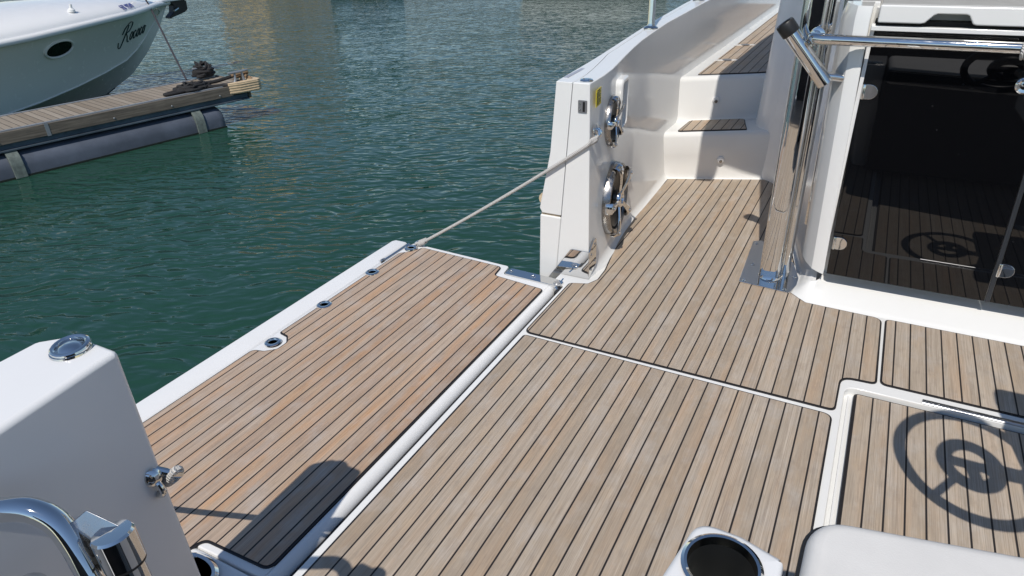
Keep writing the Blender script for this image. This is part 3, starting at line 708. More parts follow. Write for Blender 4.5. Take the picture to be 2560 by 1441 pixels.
# ---------------- near bulwark end (lower left)
YN = -1.625
b = MB(); rings = []
for y, xi, xo, zt, lean in ((YN, 0.0, -0.125, 0.905, 0.0), (YN-0.05, 0.006, -0.175, 0.905, 0.015), (YN-0.2, 0.024, -0.172, 0.902, 0.05), (YN-0.5, 0.07, -0.16, 0.90, 0.08), (YN-1.3, 0.12, -0.15, 0.89, 0.09)):
    rings.append([(-0.235, y, -0.8), (0.02+(xi*0.5)+lean, y, -0.1), (0.012+xi*0.6+lean, y, 0.02), (xi-0.002+lean*0.45, y, 0.5), (xi, y, zt), (xo, y, zt), (xo-0.05, y, 0.4)])
b.loft(rings); nb = b.build('bulwark', M['white2'], Y, bevel=0.012, seg=4, ang=30)
# mooring ring on top
b = MB(); b.lathe([(0.036, 0), (0.035, 0.004), (0.022, 0.006), (0.016, 0.012), (0.008, 0.014), (0, 0.015)], (-0.080, -1.664, 0.904), (0, 0, 1), 26)
b.build('ring_base', M['chrome'], nb)
b = MB(); b.tube([(-0.082+0.031*math.cos(t), -1.662+0.029*math.sin(t), 0.9115+0.003*math.sin(t)) for t in [2*PI*k/24 for k in range(24)]], 0.0055, 10, closed=True); b.build('lifting_ring', M['chrome'], nb)
# shackle on the end
p = Vector((-0.010, -1.640, 0.612))
b = MB(); b.lathe([(0.020, 0), (0.019, 0.008), (0.012, 0.014), (0.006, 0.015), (0.005, 0.012), (0, 0.012)], p+Vector((0.014, -0.012, 0.006)), (0.75, -0.6, 0.1), 22)
b.tube([p+Vector((0.018*math.cos(t)+0.018, -0.012, -0.020+0.020*math.sin(t))) for t in [2*PI*k/16 for k in range(16)]], 0.0065, 10, closed=True)
b.tube([p+Vector((0.0, 0.0, 0.012)), p+Vector((0.035, 0.02, -0.004)), p+Vector((0.03, 0.035, -0.02))], 0.008, 10); b.build('shackle', M['chrome'], nb)
# polished rail hoop close to the camera, and capped post on a bracket
EYE = Vector((1.133, -2.193, 1.574))
def far(p, k=1.11): return EYE+(Vector(p)-EYE)*k
b = MB(); b.tube(catmull([far(p) for p in ((0.085, -1.998, 0.87), (0.165, -1.965, 0.900), (0.212, -1.945, 0.905), (0.246, -1.928, 0.905), (0.276, -1.918, 0.890), (0.300, -1.918, 0.862), (0.327, -1.925, 0.815), (0.37, -1.94, 0.72), (0.45, -1.98, 0.55))], 6), 0.0185, 20); b.build('handrail_hoop', M['chrome'], Y)
c0 = far((0.366, -1.896, 0.855))
b = MB(); b.lathe([(0.0235, -0.17), (0.0235, -0.01)], c0, (-0.17, 0.05, 1), 28)
cp = b.build('rail_post', M['chrome'], Y)
b = MB(); b.lathe([(0.0292, -0.020), (0.0296, 0.030), (0.0270, 0.034), (0, 0.0345)], c0, (-0.17, 0.05, 1), 36); b.build('post_cap', M['chrome'], cp)
b = MB(); b.lathe([(0.0286, -0.0245), (0.0286, -0.0205)], c0, (-0.17, 0.05, 1), 32); b.build('post_ring', M['black'], cp)
b = MB()
q = [Vector((0.201, -1.880, 0.808)), Vector((0.220, -1.858, 0.827)), Vector((0.300, -1.842, 0.802)), Vector((0.268, -1.872, 0.776))]
b.loft([q, [p+Vector((-0.012, 0.0, -0.045)) for p in q]]); b.build('post_bracket', M['steel'], cp, bevel=0.003)
b = MB(); b.tube([far((0.262+0.032*math.cos(t), -1.975+0.02*math.sin(t), 0.795+0.012*math.sin(t))) for t in [2*PI*k/24 for k in range(24)]], 0.0072, 10, closed=True); b.build('holder_rim', M['chrome'], Y)

# ---------------- bench with cup holder, helm seat, wheel (mostly outside the picture)
def plate_hole(poly, c, r, z, n=40):
    bm = bmesh.new()
    a = [bm.verts.new((x, y, z)) for x, y in poly]; e = [bm.edges.new((a[i-1], a[i])) for i in range(len(a))]
    h = [bm.verts.new((c[0]+r*math.cos(2*PI*k/n), c[1]+r*math.sin(2*PI*k/n), z)) for k in range(n)]; e += [bm.edges.new((h[i-1], h[i])) for i in range(n)]
    bmesh.ops.triangle_fill(bm, edges=e, use_beauty=True, use_dissolve=False)
    bm.verts.index_update(); V = [tuple(v.co) for v in bm.verts]; F = [tuple(v.index for v in f.verts) for f in bm.faces]; bm.free(); return V, F
bench = MB(); bz = 0.75
bp = fillet([(0.945, -1.95, 0), (0.992, -1.560, 0.05), (1.018, -1.407, 0.10), (1.085, -1.409, 0.06), (1.150, -1.428, 0.01), (1.150, -1.95, 0)], 12)
V_, F_ = plate_hole(offset(bp, -0.010), (1.071, -1.482), 0.050, bz); bench.add(V_, F_)
bp2 = offset(bp, -0.010); n = len(bp2); bp1 = offset(bp2, 0.007); bp0 = offset(bp2, 0.010)
bench.loft([[(x, y, bz) for x, y in bp2], [(x, y, bz-0.003) for x, y in bp1], [(x, y, bz-0.012) for x, y in bp0], [(x, y, 0.55) for x, y in bp0], [(x+0.06, y-0.12, 0.02) for x, y in bp0]], caps=False)
bn = bench.build('bench_end', M['white2'], Y, ang=60)
b = MB(); b.lathe([(0.051, 0.0), (0.0575, 0.001), (0.0575, 0.004), (0.053, 0.007), (0.0490, 0.006), (0.0475, 0.0), (0.047, -0.008)], (1.071, -1.482, bz+0.0005), (0, 0, 1), 48, cap0=False, cap1=False); ch = b.build('cup_holder', M['chrome'], bn)
b = MB(); b.lathe([(0.0470, -0.008), (0.0455, -0.098), (0.0445, -0.1005), (0.010, -0.101), (0.0, -0.101)], (1.071, -1.482, bz+0.0005), (0, 0, 1), 48, cap0=False, cap1=False); b.build('cup_liner', M['cup'], ch)
b = MB(); b.box(1.156, 2.6, -2.05, -1.40, 0.02, 0.640); b.build('bench_base', M['reflection_dark'], Y, bevel=0.02, seg=3)
b = MB(); b.box(0.25, 3.3, -3.3, -2.78, -0.05, 1.16); b.build('reflection_blocker', M['reflection_dark'], Y, bevel=0.03, seg=3)  # unseen box added behind the camera to blacken the door reflection
# helm seat
hs = MB(); hs.box(1.86, 2.42, -0.52, -0.40, 0.62, 1.12); hs.box(1.86, 2.42, -0.92, -0.53, 0.60, 0.72)
hso = hs.build('helm_seat', M['vinyl'], Y, bevel=0.03, seg=3)
b = MB(); b.lathe([(0.16, 0), (0.15, 0.02), (0.05, 0.04), (0.05, 0.60)], (2.14, -0.7, -0.016), (0, 0, 1), 28); b.build('seat_pedestal', M['alu'], hso)
# steering wheel on a pedestal
W0 = Vector((1.746, -0.700, 0.85)); th = math.radians(40); wa = Vector((0, -math.sin(th), math.cos(th))); wu = Vector((1, 0, 0)); wv = Vector((0, math.cos(th), math.sin(th)))
b = MB(); b.tube([W0+(wu*math.cos(t)+wv*math.sin(t))*0.205 for t in [2*PI*k/48 for k in range(48)]], 0.0195, 12, closed=True); wheel = b.build('steering_wheel', M['black'], Y)
b = MB(); b.tube([W0+(wu*math.cos(t)*0.95+wv*math.sin(t))*0.080 for t in [2*PI*k/32 for k in range(32)]], 0.023, 10, closed=True); b.tube([W0-wu*0.07, W0+wu*0.07], 0.020, 8); b.tube([W0, W0-wv*0.07+wu*0.01], 0.020, 8); b.build('wheel_hub', M['black'], wheel)
each('spoke', M['black'], wheel, [lambda b, d=d: b.tube([W0+d*0.10, W0+d*0.19], 0.013, 8) for d in (wu, -wv*0.8-wu*0.6+wv*0.0)])
b = MB(); b.tube([W0+Vector((0.05, 0, 0)), W0-wa*0.10+Vector((0.16, 0.0, 0)), Vector((2.0, -0.68, 0.7))], 0.03, 10); b.build('wheel_column', M['alu'], wheel)

# ------------------------------------------------------------------ loose things on the yacht
def rope_path(a, bb, sag, n=24):
    a, bb = Vector(a), Vector(bb); return [a.lerp(bb, k/n)-Vector((0, 0, sag*4*(k/n)*(1-k/n))) for k in range(n+1)]
b = MB(); path = catmull([(0.068, 0.604, 0.706), (0.066, 0.584, 0.700), (0.052, 0.571, 0.690)], 4)[:-1]+rope_path((0.052, 0.570, 0.690), (-0.915, 0.556, 0.030), 0.012, 40); b.tube(path, 0.0082, 12)
for k in range(4):
    c = Vector((0.066-0.006*k, 0.596-0.007*k, 0.702-0.003*k)); b.tube([c+Vector((0.004*math.sin(t), 0.013*math.cos(t), 0.013*math.sin(t))) for t in [2*PI*j/14 for j in range(14)]], 0.0065, 8, closed=True)
for k in range(4):
    c = Vector((-0.905-0.012*k, 0.560, 0.034-0.006*k)); b.tube([c+Vector((0.006*math.sin(t)+0.003*math.cos(2*t), 0.015*math.cos(t), 0.014*math.sin(t))) for t in [2*PI*j/14 for j in range(14)]], 0.0075, 8, closed=True)
b.tube(catmull([(-0.94, 0.562, 0.02), (-0.957, 0.555, 0.014), (-0.962, 0.545, 0.010)], 4), 0.006, 8)
tag(b.build('rope', M['rope'], None, loc=(-0.92, 0.56, 0.012)), 'white braided rope running taut from the bulwark eye to the far corner of the terrace', 'rope', 'white ropes holding the terrace')
b = MB(); b.tube(catmull([(-0.985, 0.575, 0.001), (-0.965, 0.578, 0.016), (-0.945, 0.570, 0.018), (-0.935, 0.558, 0.002)], 5), 0.006, 10); b.build('corner_eye', M['chrome'], T)
b = MB(); pth = rope_path((0.018, -1.622, 0.592), (-0.93, -1.50, 0.018), 0.012, 30); b.tube(pth, 0.0095, 12)
for k in range(3):
    c = Vector((0.018-0.007*k, -1.616, 0.598-0.006*k)); b.tube([c+Vector((0.006*math.sin(t), 0.013*math.cos(t), 0.014*math.sin(t))) for t in [2*PI*j/14 for j in range(14)]], 0.0085, 8, closed=True)
tag(b.build('rope', M['rope'], None, loc=(-0.93, -1.5, 0.008)), 'white rope knotted to the shackle on the near bulwark end', 'rope', 'white ropes holding the terrace')
b = MB()
for k in range(3): b.tube([Vector((1.556+0.013*k+0.006*math.cos(t), 0.815+0.026*math.cos(t), 1.1265+0.030*math.sin(t)-0.004)) for t in [2*PI*j/22 for j in range(22)]], 0.0062, 10, closed=True)
tag(b.build('rope_lashing', M['rope'], None, loc=(1.58, 0.815, 1.10)), 'white cord wound round the polished grab rail at the right edge', 'cord')
# cushion
b = MB(); cz0, cz1 = 0.643, 0.752
cp_ = fillet([(1.158, -2.0, .06), (2.3, -2.0, .06), (2.3, -1.090, .06), (1.172, -1.318, .07)], 8)
lay = [(0.016, cz0), (0.0, cz0+0.02), (0.0, cz1-0.03), (-0.004, cz1-0.016), (-0.009, cz1-0.007), (-0.016, cz1-0.002), (-0.026, cz1)]
lay[0] = (-0.010, cz0)
b.loft([[(x, y, z) for x, y in offset(cp_, d)] for d, z in lay])
cu = b.build('seat_cushion', M['vinyl'], None, ang=50, loc=(1.6, -1.7, cz0)); tag(cu, 'pale grey seat cushion with black side on the bench beside the cup holder', 'cushion')
b = MB(); b.loft([[(x, y, z) for x, y in offset(cp_, d)] for d, z in ((0.0012, cz0+0.014), (0.0022, cz0+0.02), (0.0022, cz1-0.034), (0.001, cz1-0.030))], caps=False); b.build('side_band', M['black'], cu, ang=60)
b = MB(); b.tube([(x, y, cz1-0.024) for x, y in offset(cp_, 0.0)], 0.0035, 8, closed=True); b.build('piping', M['black'], cu)

# ------------------------------------------------------------------ water
b = MB(); b.add([(-400, -300, ZW), (400, -300, ZW), (400, 600, ZW), (-400, 600, ZW)], [(0, 1, 2, 3)])
struct(b.build('water', M['water'], None))

# ------------------------------------------------------------------ floating finger dock
D0 = Vector((-6.546, 3.933, 0)); dv = Vector((0.505, 2.387, 0)).normalized(); dn = Vector((-dv.y, dv.x, 0))     # dv along, dn away from us
ZD = -0.25
def DP(s, t, z): return D0+dv*s+dn*t+Vector((0, 0, z))
dock = thing('floating_dock', 'floating finger dock with grey weathered boards on a dark float beside the moored cruiser', 'dock', tuple(DP(-3, 0.4, ZW)))
dock.rotation_euler = (0, 0, 0)
WID = 0.83
class DB(MB):
    def dbox(s, s0, s1, t0, t1, z0, z1, mi=0):
        P = [DP(s0, t0, 0), DP(s1, t0, 0), DP(s1, t1, 0), DP(s0, t1, 0)]; return s.prism([(p.x, p.y) for p in P], z0, z1, mi)
def dbuild(mb, name, mat, par=dock, **k):
    """dock parts get their own frame along the dock so board and grain patterns follow it"""
    o = mb.build(name, mat, par, **k)
    if 'loc' not in k:
        rot = Matrix.Rotation(-math.atan2(-dv.x, dv.y), 4, 'Z'); o.data.transform(rot); o.rotation_euler = (0, 0, math.atan2(-dv.x, dv.y))
    return o
b = DB(); b.dbox(-9, 0.47, 0.035, WID-0.035, ZD-0.035, ZD-0.004); dbuild(b, 'deck_boards', M['boards'])
for t0, t1 in ((0.0, 0.032), (WID-0.032, WID)):
    b = DB(); b.dbox(-9, 0.45, t0, t1, ZD-0.04, ZD+0.006); dbuild(b, 'edge_trim', M['alu'], bevel=0.004)
b = DB(); b.dbox(-9, -2.02, -0.028, -0.001, ZD-0.135, ZD-0.008); b.dbox(-2.0, 0.24, -0.028, -0.001, ZD-0.135, ZD-0.008); dbuild(b, 'side_timber', M['timber'], bevel=0.004)
b = DB(); b.dbox(-2.03, -1.99, -0.032, -0.029, ZD-0.14, ZD-0.004); dbuild(b, 'joint_strip', M['alu'])
for s0 in (-4.1, -3.3, -2.5, -1.3, -0.6, 0.05):
    b = DB(); p = DP(s0, -0.029, ZD-0.10); b.lathe([(0.011, 0), (0.008, 0.006), (0, 0.007)], p, -dn, 10)
    dbuild(b, 'timber_bolt', M['alu'])
b = DB(); b.dbox(-9, 0.46, 0.004, 0.06, ZD-0.195, ZD-0.137); b.dbox(-9, 0.46, -0.030, 0.06, ZD-0.215, ZD-0.196); b.dbox(-9, 0.46, WID-0.06, WID, ZD-0.215, ZD-0.045); dbuild(b, 'side_beam', M['beam'], bevel=0.003)
b = DB(); b.dbox(-9, 0.44, 0.09, WID-0.09, ZD-0.215, ZD-0.04); dbuild(b, 'cross_frame', M['darkhole'])
# float: half-round pontoon
b = DB(); rings = []
for s0, k in ((-9, 1), (-0.06, 1), (0.0, 0.97), (0.035, 0.9), (0.05, 0.8)):
    ring = []
    for j in range(15):
        a = PI*j/14; ring.append(DP(s0, WID/2-0.50*k*math.copysign(abs(math.cos(a))**0.5, math.cos(a)), ZW-0.02+0.30*k*abs(math.sin(a))**0.55))
    ring += [DP(s0, WID/2+0.5*k, ZW-0.5), DP(s0, WID/2-0.5*k, ZW-0.5)]
    rings.append(ring)
b.loft(rings); dbuild(b, 'pontoon_float', M['float'], ang=50)
b = DB(); b.dbox(-9, 0.02, WID/2-0.505, WID/2-0.498, ZW-0.2, ZW+0.022); dbuild(b, 'algae_line', M['waterline'])
for s0 in (-0.32, -2.42):
    b = DB(); rings = []
    for z, tt in ((ZW+0.0, -0.100), (ZW+0.12, -0.098), (ZW+0.19, -0.088), (ZW+0.24, -0.065), (ZW+0.275, -0.02), (ZD-0.20, 0.0)):
        rings.append([DP(s0-0.06, tt, z), DP(s0+0.06, tt, z), DP(s0+0.06, tt+0.05, z), DP(s0-0.06, tt+0.05, z)])
    b.loft(rings); dbuild(b, 'float_strap', M['strap'], bevel=0.006)
b = DB(); b.dbox(0.472, 0.51, 0.0, WID, ZD-0.21, ZD+0.004); dbuild(b, 'end_beam', M['timber'], bevel=0.004)
# bumper on the near outer corner
b = DB()
ptsb = [(0.20, -0.030), (0.34, -0.075), (0.60, -0.085), (0.655, -0.05), (0.655, 0.22), (0.60, 0.25), (0.515, 0.25), (0.515, -0.002), (0.20, -0.002)]
b.prism([tuple(DP(s0, t0, 0))[:2] for s0, t0 in ptsb], ZD-0.115, ZD+0.030)
for k in range(4):
    b.prism([tuple(DP(s0, t0, 0))[:2] for s0, t0 in offset(ptsb, 0.004)], ZD-0.105+k*0.032, ZD-0.086+k*0.032)
dbuild(b, 'corner_bumper', M['bumper'], bevel=0.008)
def cleat(s0, t0, ang):
    c = DP(s0, t0, ZD-0.004); d = (dv*math.cos(ang)+dn*math.sin(ang)); e = d.cross(Vector((0, 0, 1)))
    b = MB(); b.tube([c-d*0.16+Vector((0, 0, 0.152)), c-d*0.145+Vector((0, 0, 0.150)), c+Vector((0, 0, 0.145)), c+d*0.145+Vector((0, 0, 0.150)), c+d*0.16+Vector((0, 0, 0.152))], 0.016, 10, rr=[0.009, 0.015, 0.018, 0.015, 0.009])
    for q in (-1, 1): b.tube([c+d*0.055*q+Vector((0, 0, 0.14)), c+d*0.062*q+Vector((0, 0, 0.06)), c+d*0.085*q], 0.016, 8, rr=[0.014, 0.016, 0.024])
    b.extr([(-0.12, -0.045), (0.12, -0.045), (0.12, 0.045), (-0.12, 0.045)], c, d, e, Vector((0, 0, 1)), 0.012)
    return b.build('cleat', M['alu'], dock)
cleat(0.40, 0.03, 0.12); cleat(0.30, 0.78, 0.12)

# ------------------------------------------------------------------ ropes on the dock
def heap(c, rad, h, turns, r, mat, name, squash=1.0, seed=1):
    rnd = random.Random(seed); pts = []
    for k in range(turns*12):
        a = 2*PI*k/12+rnd.uniform(-.2, .2); f = k/(turns*12); q = rad*(1-0.5*f)*rnd.uniform(0.55, 1.15)
        pts.append(c+dv*(q*math.cos(a))+dn*(q*math.sin(a)*squash)+Vector((0, 0, r+h*(f*rnd.uniform(0.65, 1.2)+rnd.uniform(0, 0.10)))))
    b = MB(); b.tube(catmull(pts, 3), r, 7); return b
c = DP(0.30, 0.78, ZD); b = heap(c, 0.16, 0.19, 9, 0.0155, None, 'rope_heap', 0.85, 3)
for k in range(3): b.tube(catmull([c+dv*(-0.14)+Vector((0, 0, 0.06+0.02*k)), c+dn*(-0.10-0.01*k)+Vector((0, 0, 0.10)), c+dv*0.13+Vector((0, 0, 0.05+0.02*k)), c+dn*0.1+Vector((0, 0, 0.09))], 6, True), 0.02, 8, closed=True)
tag(b.build('rope_coil', M['blackrope'], None, loc=tuple(c)), 'black rope heaped high over the cleat at the far edge of the dock', 'rope', 'black ropes lying on the dock')
c = DP(-0.18, 0.19, ZD)
b = heap(c+Vector((0, 0, 0.0)), 0.25, 0.07, 6, 0.0155, None, '', 0.72, 5)
b.tube(catmull([c+dv*0.1+dn*0.02+Vector((0, 0, 0.05)), c+dv*0.30+dn*0.0+Vector((0, 0, 0.045)), c+dv*0.46-dn*0.01+Vector((0, 0, 0.06)), c+dv*0.56-dn*0.03+Vector((0, 0, 0.08))], 6), 0.024, 8)
b.tube(catmull([c-dv*0.16-dn*0.1+Vector((0, 0, 0.02)), c-dv*0.36-dn*0.11+Vector((0, 0, 0.02)), c-dv*0.40-dn*0.06+Vector((0, 0, 0.02)), c-dv*0.2-dn*0.04+Vector((0, 0, 0.03))], 6), 0.02, 8)
b.tube(catmull([c+dv*0.15-dn*0.12+Vector((0, 0, 0.02)), c+dv*0.35-dn*0.175+Vector((0, 0, 0.0)), c+dv*0.52-dn*0.215+Vector((0, 0, -0.03)), c+dv*0.62-dn*0.20+Vector((0, 0, -0.03))], 6), 0.026, 8)
ro = tag(b.build('rope_coil', M['blackrope'], None, loc=tuple(c)), 'black rope flaked flat on the boards along the near edge of the dock', 'rope', 'black ropes lying on the dock')
b = MB(); b.tube(catmull([c+dv*0.54-dn*0.03+Vector((0, 0, 0.08)), c+dv*0.66-dn*0.05+Vector((0, 0, 0.095)), c+dv*0.76-dn*0.06+Vector((0, 0, 0.10)), c+dv*0.74-dn*0.02+Vector((0, 0, 0.06)), c+dv*0.6+dn*0.02+Vector((0, 0, 0.05))], 6), 0.022, 8)
b.tube(catmull([c+dv*0.72-dn*0.08+Vector((0, 0, 0.06)), c+dv*0.74-dn*0.17+Vector((0, 0, 0.03)), c+dv*0.70-dn*0.225+Vector((0, 0, -0.02)), c+dv*0.62-dn*0.21+Vector((0, 0, -0.03))], 6), 0.022, 8)
b.build('chafe_sleeve', M['tanrope'], ro)

# ------------------------------------------------------------------ moored cruiser beyond the dock
B = thing('cabin_cruiser', 'off-white cabin cruiser lying bow-out beyond the dock, name lettered on its bow', 'boat', (-10.1, 2.0, ZW))
ysb = [-4, 0, 1.5, 2.4, 3.1, 3.8, 4.4, 4.9, 5.24, 5.50, 5.73, 5.92, 6.09, 6.23]
CX = -10.1
shx = [1.45, 1.45, 1.42, 1.38, 1.32, 1.20, 1.03, 0.85, 0.65, 0.47, 0.30, 0.17, 0.07, 0.015]      # half beam at the sheer
shz = [0.30, 0.33, 0.36, 0.38, 0.405, 0.44, 0.462, 0.475, 0.482, 0.486, 0.488, 0.488, 0.486, 0.484]
chx = [1.22, 1.22, 1.17, 1.08, 0.96, 0.78, 0.60, 0.44, 0.29, 0.17, 0.08, 0.03, 0.012, 0.006]
chz = [-0.62, -0.60, -0.56, -0.52, -0.47, -0.40, -0.32, -0.23, -0.12, 0.0, 0.13, 0.25, 0.37, 0.44]
keel_y = [(4.67, -0.75), (5.21, -0.56), (5.64, -0.24), (6.03, 0.16), (6.3, 0.30), (6.66, 0.47)]
def keelz(y): return interp([-4, 3.6, 4.67, 5.21, 5.60, 5.88, 6.03, 6.15, 6.23], [-1.25, -1.15, -0.76, -0.55, -0.26, 0.02, 0.20, 0.36, 0.465], y)
def hullpt(y, f):
    """near side of the hull, f=0 at the sheer, 1 at the chine"""
    hx, hz, cx, cz = (interp(ysb, a, y) for a in (shx, shz, chx, chz)); cz = max(cz, keelz(y)+0.01)
    bow = 0.06*math.sin(PI*f)*min(1.0, hx)
    return Vector((CX+hx*(1-f)+cx*f-bow, y, hz*(1-f)+cz*f))
rings = []
ysd = []
for i in range(len(ysb)-1):
    for k in range(3): ysd.append(ysb[i]+(ysb[i+1]-ysb[i])*k/3)
ysd.append(ysb[-1])
for y in ysd:
    side = [hullpt(y, k/7) for k in range(8)]; cz = side[-1]; kz = keelz(y)
    half = side+[cz+Vector((-0.012, 0, -0.006)), Vector((CX+0.35*(cz.x-CX), y, kz*0.62+cz.z*0.38)), Vector((CX, y, kz))]
    oth = [Vector((2*CX-p.x, p.y, p.z)) for p in reversed(half[:-1])]
    rings.append(half+oth)
b = MB(); b.loft(rings); hl = b.build('hull', M['hullwhite'], B, ang=28)
# spray chine line
b = MB(); b.tube([hullpt(y, 1.0)+Vector((0.004, 0, 0.0)) for y in ysd[3:-6]], 0.012, 6); b.build('spray_rail', M['hullwhite'], hl)
# navy forefoot
b = MB(); rr = []
for y in [3.0, 3.6, 4.1, 4.4, 4.6, 4.72, 4.85]:
    kz = keelz(y); zt = -0.60 if y < 4.6 else -0.62
    w = 0.05 if y > 4.5 else 0.05+0.35*(4.5-y)
    rr.append([(CX+w, y, max(kz+0.02, zt)), (CX, y, kz-0.012), (CX-w, y, max(kz+0.02, zt))])
b.loft(rr, close=True); b.build('forefoot_paint', M['antifoul'], hl)
# rubbing rail, foredeck
b = MB(); b.tube([hullpt(y, 0.0)+Vector((0.018, 0, 0.0)) for y in ysd], 0.045, 12); b.build('rub_rail', M['white'], B)
b = MB(); rr = []
for y in ysd:
    hx = interp(ysb, shx, y); hz = interp(ysb, shz, y); cam = 0.42*min(1, hx/1.3)
    rr.append([(CX+hx*math.cos(PI*k/20), y, hz+0.02+cam*(math.sin(PI*k/20)**1.0)*(0.75 if 3 <= k <= 17 else 0.75)) for k in range(21)])
b.loft(rr, close=False, caps=False); fd = b.build('foredeck', M['white2'], B, ang=60)
# bow roller platform and anchor
b = MB(); b.prism(fillet([(CX-0.17, 5.8, 0), (CX+0.17, 5.8, 0), (CX+0.12, 6.75, .08), (CX-0.12, 6.75, .08)]), 0.505, 0.545); b.build('bow_platform', M['white'], B, bevel=0.01)
b = MB()
b.extr([(6.22, 0.50), (6.52, 0.505), (6.58, 0.48), (6.57, 0.34), (6.50, 0.30), (6.26, 0.25), (6.17, 0.225), (6.18, 0.265), (6.27, 0.32), (6.30, 0.43)], (CX+0.07, 0, 0), (0, 1, 0), (0, 0, 1), (-1, 0, 0), 0.14)
anc = b.build('anchor', M['black'], B, bevel=0.012)
b = MB(); b.tube([(CX+0.09, 6.27, 0.345), (CX+0.09, 6.36, 0.38)], 0.022, 10); b.build('anchor_roller', M['chrome'], anc)
# porthole
pc = hullpt(3.55, 0.28); un_ = (hullpt(3.85, 0.28)-hullpt(3.25, 0.28)).normalized(); vn_ = (hullpt(3.55, 0.1)-hullpt(3.55, 0.5)).normalized(); nn_ = un_.cross(vn_).normalized()
if nn_.x < 0: nn_ = -nn_
ell = lambda a, bb, d: [pc+un_*(a*math.cos(t))+vn_*(bb*math.sin(t))+nn_*d for t in [2*PI*k/40 for k in range(40)]]
b = MB(); b.loft([ell(0.255, 0.140, -0.01), ell(0.250, 0.136, 0.022), ell(0.235, 0.125, 0.028), ell(0.222, 0.113, 0.022), ell(0.215, 0.108, 0.006)], caps=False); ph = b.build('porthole', M['hullwhite'], hl)
b = MB(); b.loft([ell(0.217, 0.110, 0.008), ell(0.001, 0.001, 0.008)]); b.build('porthole_glass', M['glass'], ph)
b = MB()
ce = hullpt(5.86, 0.40)+Vector((0.03, 0, 0)); b.tube([ce+Vector((0.02*math.sin(t), 0.055*math.cos(t), 0.055*math.sin(t))) for t in [2*PI*k/18 for k in range(18)]], 0.010, 8, closed=True); b.build('bow_eye', M['steel'], hl)
# lettering: strokes laid on the hull side
def strokes(lines, o, u, v, n_, size, shear, wid, name, mat, par, on=None):
    b = MB()
    for pts in lines:
        P = []
        for x, y in pts:
            q = (x+shear*y)*size
            p = o+u*q+v*(y*size)
            if on: p = on(p)
            P.append(p+n_*0.006)
        b.tube(catmull(P, 4) if len(P) > 2 else P, wid, 6)
    return b.build(name, mat, par)
o_l = [[(0.55, .5), (0.3, .62), (0.08, .4), (0.12, .1), (0.3, 0), (0.5, .15), (0.55, .45), (0.62, .55), (.8, .5)]]
def lett(kind, x0):
    if kind == 'o': return [[(x0+a*0.75, c) for a, c in o_l[0]]]
    if kind == 'c': return [[(x0+a*0.75, c) for a, c in [(0.5, .5), (0.32, .62), (0.08, .4), (0.12, .1), (0.3, 0), (0.55, .12), (.75, .4)]]]
    if kind == 'R': return [[(x0-0.35, .15), (x0-0.25, -0.25), (x0, -0.3), (x0+0.2, 0.1), (x0+.35, .8), (x0+.42, 1.35)], [(x0-0.1, .7), (x0+.05, 1.2), (x0+.45, 1.5), (x0+.95, 1.45), (x0+1.0, 1.1), (x0+.75, .8), (x0+.4, .72), (x0+.65, .45), (x0+.85, 0.0), (x0+1.1, -.05)]]
name_lines = lett('R', 0.0)
for i, k in enumerate('ococo'): name_lines += lett(k, 1.15+i*0.56)
on_hull = lambda p: Vector((hullpt(p.y, max(0.0, min(1.0, (interp(ysb, shz, p.y)-p.z)/(interp(ysb, shz, p.y)-max(interp(ysb, chz, p.y), keelz(p.y)+0.01))))).x, p.y, p.z))
strokes(name_lines, Vector((0, 4.78, 0.045)), Vector((0, 1, 0.085)).normalized(), Vector((0, 0, 1)), Vector((0.95, 0.1, -0.3)), 0.185, 0.35, 0.0085, 'name_lettering', M['green_ink'], hl, on_hull)
SEG = {'S': [[(.5, .9), (.2, 1), (0, .8), (.1, .55), (.4, .45), (.5, .2), (.3, 0), (0, .1)]], 'R': [[(0, 0), (0, .5), (0, 1)], [(0, 1), (.35, 1), (.5, .78), (.35, .55), (0, .52)], [(.2, .52), (.5, 0)]],
       '9': [[(.5, .65), (.25, .48), (0, .72), (.25, 1), (.5, .75), (.45, .3), (.15, 0)]], '2': [[(0, .8), (.25, 1), (.5, .75), (.3, .4), (0, 0)], [(0, 0), (.5, 0)]], '4': [[(.38, 0), (.38, 1)], [(.38, 1), (0, .32)], [(0, .32), (.52, .32)]], ' ': []}
L = []; x = 0
for ch in 'SSR 99249':
    for s in SEG[ch]: L.append([((x+a*0.85)*0.74, c) for a, c in s])
    x += 0.62 if ch != ' ' else 0.45
def deckpt(y, z):
    hx = interp(ysb, shx, y); hz = interp(ysb, shz, y); cam = 0.42*min(1, hx/1.3)*0.75
    s_ = max(0.02, min(0.98, (z-hz-0.02)/cam)); return Vector((CX+hx*math.sqrt(1-s_*s_), y, z))
t0 = deckpt(4.80, 0.535); tu = (deckpt(5.12, 0.540)-t0).normalized(); tv = (deckpt(4.96, 0.60)-deckpt(4.96, 0.52)); tv = (tv-tu*tv.dot(tu)).normalized(); tn = tu.cross(tv)
if tn.x < 0: tn = -tn
strokes(L, t0, tu, tv, tn+Vector((0, 0, 0)), 0.088, 0.12, 0.0045, 'registration_lettering', M['navy'], fd, lambda p: p+tn*0.010)
